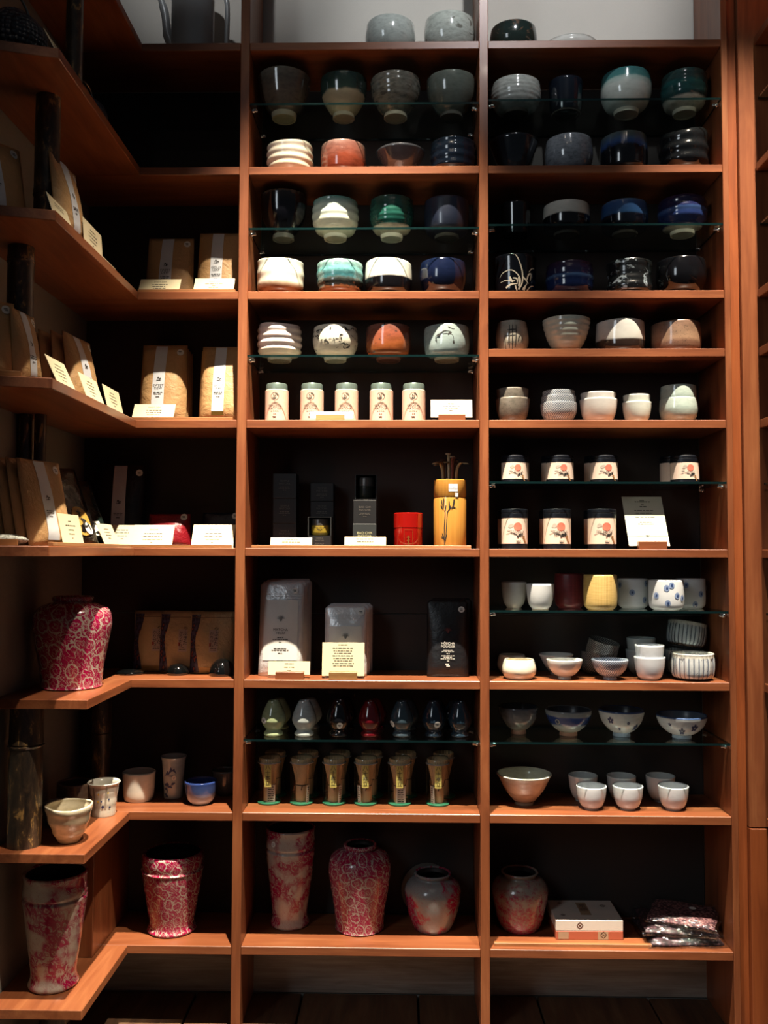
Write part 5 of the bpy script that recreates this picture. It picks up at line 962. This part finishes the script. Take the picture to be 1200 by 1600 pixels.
# ------------------------------------------------------------------ whisk holders
WH = [(.60, 0), (.76, .02), (.80, .06), (.74, .11), (.62, .16), (.62, .19), (.80, .27), (.98, .40), (1, .48), (.90, .65), (.66, .85), (.50, .95), (.46, .985), (.40, 1)]
def whisk_holder(px, wpx, top, y, label, col, flute=None, sticker=None, rough=.12):
    z0 = G['MG7']; x = solveX(px, y, z0+.03); R = wpx/2*dep(x, y, z0+.03)/F; H = solveZ(top, x, y)-z0
    pr = [(r*R, h*H) for r, h in cr(WH, 3)]; mat = glaze('holder_glaze', [(0, col[0]), (.2, col[1]), (1, col[1])], H, var=.3, rough=rough)
    ch = [(.0005, 0)]+pr+[(R*.36, H*.97), (R*.34, H*.75), (.0005, H*.72)]; seg = 48; v, f = [], []
    for j, (r, z) in enumerate(ch):
        for i in range(seg):
            a = 2*PI*i/seg; q = r*(1+.03*(abs(math.cos(12*a))*2-1)) if flute and .2 < z/H < .95 and j <= len(pr) else r
            v.append((q*math.sin(a), -q*math.cos(a), z))
    for j in range(len(ch)-1):
        for i in range(seg): f.append((j*seg+i, j*seg+(i+1) % seg, (j+1)*seg+(i+1) % seg, (j+1)*seg+i))
    f.append(tuple(range(seg))); f.append(tuple(range((len(ch)-1)*seg, len(ch)*seg)))
    o = mk('whisk_holder', v, f, mat, None, True, None, (x, y, z0)); tag(o, label, 'whisk holder'); vo = V(); vo.o = o; vo.R = R; vo.H = H
    def rad(z):
        for a, b_ in zip(pr, pr[1:]):
            if a[1] <= z <= b_[1]: return a[0]+(b_[0]-a[0])*(z-a[1])/max(1e-6, b_[1]-a[1])
        return R*.5
    vo.rad = rad
    if sticker: wrapo('round_sticker', *merge([blob(sticker[0]*R, sticker[1]*H, .0075, .0075, 18)]), vo, STICK, off=.0016); wrapo('sticker_print', *printvf([(.008, .0026, sticker[0]*R, sticker[1]*H+.0008), (.005, .0026, sticker[0]*R, sticker[1]*H-.002)], 2), vo, INK, off=.0022)
    return o
for px, w_, tp, nm, c_, fl_, st_ in ((427.5, 38, 1094, 'pale green', ('#98a480', '#9aa781'), None, (-.75, .46)), (475.5, 38, 1094, 'pale grey-white', ('#a3aba8', '#a8b0ae'), None, None), (529.5, 38, 1093, 'black', ('#0b0b0d', '#0e0e11'), None, (.14, .33)), (578, 36, 1095, 'dark red', ('#4d0a12', '#5a0c16'), None, None), (628, 37, 1095, 'slate blue', ('#39454d', '#33424b'), None, (-.95, .38)), (678, 36, 1095, 'dark navy', ('#1a242e', '#1b2733'), True, (.26, .38)), (718.5, 35, 1096, 'dark blue-grey fluted', ('#1e2b36', '#20303c'), True, None)):
    whisk_holder(px, w_, tp, .048, nm+' ceramic whisk holder in the front row on the glass shelf', c_, fl_, st_)
    if px != 678 and px != 718.5: whisk_holder(px+9, w_, tp-3, .130, nm+' whisk holder in the dark, behind the '+nm+' front one', c_, fl_)
    else: whisk_holder(px+(3 if px == 678 else -8), w_, tp-3, .130, nm+' whisk holder in the dark, behind the '+nm+' front one', c_, fl_)
# ------------------------------------------------------------------ bamboo whisks in clear jars
WK = NT('whisk_bamboo'); _o = WK.obj(); _n = WK.noise(WK.scl(_o, 600, 600, 6), 1, 2); WK = WK.done(WK.bsdf(WK.mix(_n, srgb('#b8926a'), srgb('#d9bd93')), .5)); GREEN = plain('green_base', '#2c6a50', .35); LABELY = paper('yellow_label', '#b9a85c', .6); SILVCAP = plain('cap_clear', '#cfcfcf', .1, .6)
def whisk(px, top, y, label, lab=True, card=None, proto=None):
    z0 = S['S7']; x = solveX(px, y, z0+.03)
    R = 18.5*dep(solveX(522, .085, z0), .085, z0+.03)/F; H = .110
    if proto:
        o = proto.copy(); COL.objects.link(o); o.location = (x, y, z0); o['label'] = label
        for c in proto.children:
            cc = c.copy(); COL.objects.link(cc); cc.parent = o
            for g_ in c.children:
                d_ = g_.copy(); COL.objects.link(d_); d_.parent = cc
    else:
        o = empty('tea_whisk', (x, y, z0), label, 'tea whisk', 'bamboo whisks in clear jars')
        lathe('jar_base', [(.0005, 0), (R*.98, 0), (R, .001), (R, .004), (R*.9, .0055), (.0005, .0055)], GREEN, o, 32)
        n = 32; v = [(r*math.sin(2*PI*i/n), -r*math.cos(2*PI*i/n), z) for r, z in ((R*.97, .0058), (R*.985, H*.85), (R*1.0, H*.86), (R*.98, H*.97), (R*.85, H*1.0), (.0006, H*1.0)) for i in range(n)]
        mk('clear_jar', v, [(j*n+i, j*n+(i+1) % n, (j+1)*n+(i+1) % n, (j+1)*n+i) for j in range(5) for i in range(n)], JAR, o, True)
        lathe('jar_cap', [(R*1.005, H*.86), (R*1.03, H*.862), (R*1.03, H*.875), (R*1.005, H*.877)], SILVCAP, o, 32)
        hd = lathe('whisk_handle', [(.0005, .0058), (R*.50, .0058), (R*.50, .042), (R*.47, .044), (.0005, .044)], WK, o, 28)
        v, f = [], []; nt = 40
        for i in range(nt):  # tines: each a thin blade from the handle to the flared rim, all one part
            a = 2*PI*i/nt; da = .055
            for z, r in ((.043, R*.48), (.065, R*.62), (.09, R*.84), (.103, R*.90), (.1065, R*.84)):
                for s in (-1, 1): v.append((r*math.sin(a+s*da), -r*math.cos(a+s*da), z))
            b_ = i*10
            for j in range(4): f.append((b_+2*j, b_+2*j+1, b_+2*j+3, b_+2*j+2))
        tn = mk('tines', v, f, WK, o, True, recalc=False); tn['kind'] = 'stuff'
        core = lathe('inner_tines', [(.0005, .0442), (R*.3, .0442), (R*.42, .075), (R*.38, .094), (.0005, .101)], WK, o, 24)
        v, f = tube([(R*.50*math.sin(a), -R*.50*math.cos(a), .0435) for a in [2*PI*i/24 for i in range(25)]], .0009, 5); mk('black_thread', v, f, INK, o); 
        v, f = tube([(R*.1, -R*.52, .043), (R*.05, -R*.54, .038), (0, -R*.53, .033)], .0008, 5); mk('thread_end', v, f, INK, o)
    if lab:
        u0 = -.0078; vs = [(u0+.0156*i/2, z) for z in (.043, .060, .078, .094) for i in range(3)]; fs = [(3*j+i, 3*j+i+1, 3*j+i+4, 3*j+i+3) for j in range(3) for i in range(2)]
        mk('paper_label', wrapvf(vs, R, .0006), fs, LABELY, o, True, recalc=False)
        tv, tf = textvf('八\n十\n本\n立', .0125); mk('label_text', wrapvf([(a, b_+.0835) for a, b_ in tv], R, .0011), tf, INK, o, True, recalc=False)
    if card:
        cx, tw, rz_ = card; cp = box('leaflet', -tw/2, tw/2, 0, .0006, .006, .046, paper('leaflet_white', '#b8b3aa', .7), o, 0, (cx, -R*.62, 0)); cp.rotation_euler = (.06, .0, rz_)
        vs, fs = printvf([(tw*.7, .0035, 0, .040-.0052*i) for i in range(7)], int(px)); mk('leaflet_print', [(a, -.0004, b_) for a, b_ in vs], fs, INK, cp, False, recalc=False)
    return o
pr_ = whisk(522, 1183, .085, 'bamboo whisk in clear jar with yellow label, third from the left', True, (.014, .010, 1.0))
base_children = [c for c in pr_.children]
def strip(o): pass
specs = [(421, 'bamboo whisk in clear jar with yellow label and leaflet, first from the left', True, (.006, .019, .12)), (471.5, 'bamboo whisk in clear jar turned so no label shows, second from the left', False, (.015, .010, 1.1)), (571.5, 'bamboo whisk in clear jar with yellow label, fourth from the left', True, (-.014, .010, -.8)), (624.5, 'bamboo whisk in clear jar with yellow label above a leaflet, fifth from the left', True, (.003, .021, .05)), (684, 'bamboo whisk in clear jar with yellow label, rightmost, leaning leaflet', True, (-.012, .012, -.9))]
plainproto = None
def bare(px, y, label):
    global plainproto
    if plainproto is None: plainproto = whisk(px, 1180, y, label, False); return plainproto
    return whisk(px, 1180, y, label, False, None, plainproto)
for k, (px, _) in enumerate(((430, 0), (481, 0), (531, 0), (581, 0), (634, 0), (693, 0))): bare(px, .150, 'bamboo whisk in clear jar in the dark back row behind the '+['first', 'second', 'third', 'fourth', 'fifth', 'rightmost'][k]+' front jar')
for px, lb, la, cd_ in specs: whisk(px, 1183, .085, lb, la, cd_, plainproto)
# ------------------------------------------------------------------ bamboo poles
BARK = NT('dark_bamboo_bark'); _o = BARK.obj(); _n = BARK.noise(BARK.scl(_o, 1, 1, .35), 60, 5, .65, .5); _c = BARK.ramp(_n, [(.35, '#1e1712'), (.5, '#35281c'), (.58, '#4a3826'), (.64, '#9a7844')]); BARK = BARK.done(BARK.bsdf(_c, .45, coat=.25, norm=BARK.bump(_n, .4, .003)))
def pole(x, y, z0, z1, r, label, nodes=(.55,)):
    H = z1-z0; ch = [(.0005, 0), (r, 0)]
    for n_ in nodes: ch += [(r*.98, H*n_-.006), (r*1.07, H*n_-.002), (r*.97, H*n_), (r*1.03, H*n_+.003), (r*.99, H*n_+.012)]
    ch += [(r*.97, H), (.0005, H)]; o = lathe('bamboo_pole', ch, BARK, None, 28, (x, y, z0)); return tag(o, label, 'bamboo pole')
pole(-.668, -.238, S['S7'], S['S6']-TH, .0335, 'thick dark bamboo pole standing at the left edge between the sixth and seventh wing boards', (.72,))
pole(-.636, .125, S['S7'], S['S6']-TH, .023, 'dark bamboo pole in the inner corner behind the cups', (.55,))
pole(-.640, -.13, ZF, S['S8']-TH, .031, 'short bamboo leg under the lowest wing board', (.5,))
pole(-.557, -.345, S['S2'], S['S1']-TH, .0165, 'slim bamboo pole on the second wing board beside the edge-on card', (.8,))
pole(-.600, -.36, S['S3'], S['S2']-TH, .024, 'black bamboo pole between the second and third wing boards', (.3,))
pole(-.647, -.36, S['S4'], S['S3']-TH, .025, 'black bamboo pole between the third and fourth wing boards', (.9,))
pole(-.6995, -.20, S['S5'], S['S4']-TH, .0145, 'dark bamboo pole at the left edge above the fanned bags', (.4,)); pole(-.668, -.20, S['S5'], S['S4']-TH, .0125, 'thin dark bamboo pole right of the left-edge pole above the fanned bags', (.6,))
# ------------------------------------------------------------------ top left: iron teapots, kettle
IRON = NT('cast_iron'); _o = IRON.obj(); _v = IRON.voro(_o, 110, 'F1', '3D', .3); IRON = IRON.done(IRON.bsdf(IRON.mix(IRON.noise(_o, 30), srgb('#10151f'), srgb('#1d2635')), .35, spec=.6, norm=IRON.bump(IRON.math('SUBTRACT', 1.0, _v), 1, .006)))
def teapot(x, y, R, H, label, rz):
    o = empty('iron_teapot', (x, y, S['S2']), label, 'teapot', None, rz)
    lathe('pot_body', [(.0005, 0), (R*.6, 0)]+[(R*math.cos(a)**.7, H*.5+H*.5*math.sin(a)) for a in [(-1.1+2.35*i/12) for i in range(13)]]+[(R*.42, H*.99), (.0005, H*.99)], IRON, o, 40)
    lathe('pot_lid', [(.0005, H*.992), (R*.45, H*.992), (R*.43, H*1.04), (R*.1, H*1.08), (R*.12, H*1.14), (R*.06, H*1.18), (.0005, H*1.18)], IRON, o, 28)
    v, f = tube(cr([(R*.85, 0, H*.45), (R*1.2, 0, H*.6), (R*1.35, 0, H*.85)], 4), [.013, .012, .011, .010, .010, .009, .009, .008, .008], 12); mk('spout', v, f, IRON, o)
    v, f = tube([(R*.75*math.cos(a), 0, H*.8+R*1.1*math.sin(a)) for a in [PI*i/14 for i in range(15)]], .003, 8); mk('bail_handle', v, f, plain('bright_wire', '#8a8880', .25, .9), o)
teapot(-.640, -.43, .062, .100, 'dark blue hobnail iron teapot at the top left edge on the second wing board', 1.2)
teapot(-.600, -.16, .048, .080, 'black iron teapot with wire handle in the dark behind the slim pole', 1.4)
STEEL = plain('brushed_steel', '#c2c4c4', .3, .12, var=.06); y = .09; x = solveX(301, y, S['S1']+.05); R = 33*dep(x, y, S['S1'])/F
o = empty('steel_pitcher', (x, y, S['S1']), 'tall brushed steel pitcher with tube handle on top of the left bay', 'pitcher'); Hp = .24
lathe('pitcher_body', [(.0005, 0), (R*.97, 0), (R, .003), (R, Hp-.004), (R*1.03, Hp), (R*.97, Hp), (R*.95, .01), (.0005, .01)], STEEL, o, 48)
v, f = tube(cr([(-R*.96, 0, .045), (-R*1.2, 0, .075), (-R*1.35, 0, .13), (-R*1.7, 0, .19)], 5), [.012]*6+[.010]*6+[.008]*4, 14); mk('spout', v, f, STEEL, o)
v, f = tube(cr([(R*.98, 0, .19), (R*1.35, 0, .19), (R*1.62, 0, .15), (R*1.62, 0, .06), (R*1.62, 0, .02), (R*1.3, 0, .012), (R*.98, 0, .012)], 5), .0065, 12); mk('handle', v, f, STEEL, o)
# white speckled stone on the fifth wing board
v, f = [], []; n, m_ = 20, 10
for j in range(m_+1):
    for i in range(n):
        a = 2*PI*i/n; b_ = PI*j/m_; k = 1+.05*math.sin(3*a+b_*2)+.04*math.sin(5*b_+a); v.append((.040*k*math.sin(b_)*math.cos(a), .028*k*math.sin(b_)*math.sin(a), .011*(1-math.cos(b_))))
for j in range(m_):
    for i in range(n): f.append((j*n+i, j*n+(i+1) % n, (j+1)*n+(i+1) % n, (j+1)*n+i))
st_ = NT('granite'); st_ = st_.done(st_.bsdf(st_.ramp(st_.noise(st_.obj(), 260, 3), [(.38, '#6f7068'), (.5, '#bfc0b6'), (1, '#d8d8cf')]), .7))
o = mk('stone', v, f, st_, None, True, None, (-.622, -.462, S['S5'])); o.rotation_euler = (0, 0, .3); tag(o, 'flat white speckled stone at the left edge of the fifth wing board', 'stone')
# ------------------------------------------------------------------ lowest right board: boxes and bags
GIFT = paper('cream_gift_paper', '#c9bfb4', .5); GIFTR = paper('terracotta_gift_paper', '#a4553c', .5); SEALM = plain('brown_stamp', '#5e3a30', .6); TANM = plain('tan_stamp', '#9d8166', .6)
bz = S['S8']; xb = solveX(922, .05, bz+.02)
def gift(z, h, mat, label, w_=.155, d=.120, rz=.015):
    o = box('gift_box', -w_/2, w_/2, 0, d, 0, h, mat, None, .0012, (xb, .056, z)); o.rotation_euler = (0, 0, rz); return tag(o, label, 'gift box')
lo = gift(bz, .020, GIFTR, 'flat terracotta gift box at the bottom of the stack of two'); up2 = gift(bz+.0203, .024, GIFT, 'flat cream gift box with brown stamps on top of the terracotta box')
def onface(name, vf, o, mat, face, dx, dz, h=0):
    vs, fs = vf; mk(name, [(a+dx, -.0004, b_+dz) if face == 'f' else (a+dx, b_+dz, h+.0004) for a, b_ in vs], fs, mat, o, False, recalc=False)
def knot(s): return merge([([(s*a, s*b_) for a, b_ in q], [(0, 1, 2, 3)], 0, 0) for q in (((-1, -.15), (-.1, -1), (.1, -.8), (-.7, -.1)), ((.1, -1), (1, -.1), (.7, 0), (0, -.7)), ((1, .1), (.1, 1), (-.1, .8), (.7, .1)), ((-.1, 1), (-1, .1), (-.7, 0), (0, .7)), ((-.3, -.2), (.3, -.2), (.3, .2), (-.3, .2)))])
onface('brown_stamp', knot(.008), up2, SEALM, 'f', -.022, .012); onface('brown_stamp', knot(.006), up2, SEALM, 't', -.055, .03, .024); onface('brown_stamp', knot(.008), up2, SEALM, 't', .05, .085, .024); onface('brown_stamp', knot(.006), up2, SEALM, 't', -.05, .10, .024)
onface('tan_panel', ([(-.012, -.03), (.012, -.03), (.012, .045), (-.012, .045)], [(0, 1, 2, 3)]), up2, TANM, 't', .0, .06, .024)
vs, fs = textvf('茶\n語', .022); mk('panel_text', [(a, b_*1.0+.075, .0248) for a, b_ in vs], fs, SEALM, up2, False, recalc=False)
onface('tan_stamp', ([(-.012, -.008), (.012, -.008), (.012, .008), (-.012, .008)], [(0, 1, 2, 3)]), lo, TANM, 'f', -.06, .010); onface('tan_stamp', ([(-.011, -.009), (.013, -.009), (.013, .009), (-.011, .009)], [(0, 1, 2, 3)]), lo, TANM, 'f', .03, .010); onface('brown_stamp', knot(.008), lo, SEALM, 'f', .032, .011)
FILM = NT('clear_film'); _a = FILM.n('ShaderNodeBsdfTransparent'); _g = FILM.n('ShaderNodeBsdfGlossy'); _g.inputs['Roughness'].default_value = .08; _n = FILM.noise(FILM.obj(), 22, 3, .6, 1); FILM.put(_g.inputs['Normal'], FILM.bump(_n, 1, .02)); _x = FILM.n('ShaderNodeMixShader'); _x.inputs[0].default_value = .16; FILM.put(_x.inputs[1], _a.outputs[0]); FILM.put(_x.inputs[2], _g.outputs[0]); FILM = FILM.done(_x.outputs[0])
CLOTH = NT('purple_print'); _o = CLOTH.obj(); CLOTH = CLOTH.done(CLOTH.bsdf(CLOTH.ramp(CLOTH.voro(CLOTH.scl(_o, 1, 1.7, 1), 130, 'F1', '3D', .9), [(.2, '#b08a84'), (.42, '#7e4e52'), (.6, '#3a2027')]), .7)); CLOTHD = NT('dark_print'); _o = CLOTHD.obj(); CLOTHD = CLOTHD.done(CLOTHD.bsdf(CLOTHD.ramp(CLOTHD.voro(_o, 120), [(.2, '#5a3c42'), (.5, '#2c1a20'), (.7, '#1b1216')]), .6))
def filmflat(x, y, z, w_, d, h, rz, label, cloth, seed, rx=0):
    o = empty('cloth_packet', (x, y, z), label, 'packet', None, rz); o.rotation_euler = (rx, 0, rz); rng = random.Random(seed); ph = [rng.uniform(0, 6) for _ in range(4)]
    def sheet(nm, w2, d2, zz, amp, mat, nn=16, thick=.0):
        v, f = [], []
        for lvl in (0, 1):
            for j in range(nn+1):
                for i in range(nn+1):
                    u, q = i/nn-.5, j/nn-.5; e = min(1, 6*min(.5-abs(u), .5-abs(q)))**.5
                    b_ = amp*(math.sin(9*u+ph[0]+3*q)*math.sin(8*q+ph[1])*.5+.5)
                    v.append((u*w2+amp*.5*math.sin(13*q+ph[2]), q*d2+amp*.5*math.sin(12*u+ph[3]), zz+(thick*(.25+.75*e)+b_ if lvl else 0)))
        k = (nn+1)**2
        for j in range(nn):
            for i in range(nn): a = j*(nn+1)+i; f.append((a, a+nn+1, a+nn+2, a+1)); f.append((k+a, k+a+1, k+a+nn+2, k+a+nn+1))
        for i in range(nn):
            f.append((i, i+1, k+i+1, k+i)); a = nn*(nn+1)+i; f.append((a, k+a, k+a+1, a+1)); a = i*(nn+1); c = a+nn+1; f.append((a, k+a, k+c, c)); a += nn; c += nn; f.append((a, c, k+c, k+a))
        return mk(nm, v, f, mat, o, True)
    sheet('folded_cloth', w_*.9, d*.88, .0015, .002, cloth, 14, h-.006); sheet('plastic_sleeve', w_, d, 0, .003, FILM, 18, h)
    v = [(w_*.12, -d*.05, h+.0045)]+[(w_*.12+.008*math.cos(2*PI*i/16), -d*.05+.008*math.sin(2*PI*i/16), h+.0045) for i in range(16)]
    return o
xc = solveX(1060, .10, bz)
filmflat(xc-.004, .098, bz, .185, .165, .018, .06, 'dark cloth packet in clear plastic at the bottom of the pile at the right', CLOTHD, 1)
filmflat(xc-.006, .103, bz+.0215, .18, .16, .016, -.08, 'dark printed cloth packet in clear plastic in the middle of the pile at the right', CLOTHD, 2)
p_ = filmflat(xc+.012, .098, bz+.041, .165, .15, .016, -.42, 'purple printed cloth packet in shiny plastic lying skewed on top of the pile', CLOTH, 3)
v = [(.02, .0, .0205)]+[(.02+.008*math.cos(2*PI*i/16), .008*math.sin(2*PI*i/16), .0205) for i in range(16)]; mk('round_sticker', v, [(0, 1+i, 1+(i+1) % 16) for i in range(16)], STICK, p_, False, recalc=False)

# ------------------------------------------------------------------ groups of repeats
_GN = {'tea_bowl': 'tea bowls on the upper shelves', 'tea_cup': 'small tea cups', 'tea_bag': 'tea bags on the left shelves', 'price_card': 'cream price cards', 'sun_tin': 'sun-labelled tea tins', 'tea_box': 'black tea boxes', 'foil_pouch': 'foil tea pouches', 'gold_pouch': 'gold tea pouches', 'whisk_holder': 'ceramic whisk holders', 'bamboo_pole': 'bamboo poles between the wing boards', 'painted_vase': 'crimson painted vases', 'card_rail': 'card rails', 'card_block': 'wooden card blocks', 'rice_bowl': 'rice bowls', 'spotted_cup': 'blue dotted cups', 'small_bowl': 'small white bowls', 'patterned_bowl': 'net pattern bowls', 'fluted_bowl': 'fluted bowls', 'glass_dome': 'dark glass paperweights', 'cloth_packet': 'cloth packets', 'white_bowl': 'nested white bowls', 'celadon_bowl': 'stacked celadon bowls', 'stoneware_cup': 'nested stoneware cups', 'small_cup': 'nested small cups', 'matcha_jar': 'matcha jars in box windows', 'film_bag': 'clear film bags', 'iron_teapot': 'cast iron teapots', 'gift_box': 'flat gift boxes', 'lamp_or_fill_spot': ''}
for o in list(COL.objects):
    n = o.name.split('.')[0]
    if o.parent is None and 'category' in o and 'group' not in o and _GN.get(n): o['group'] = _GN[n]
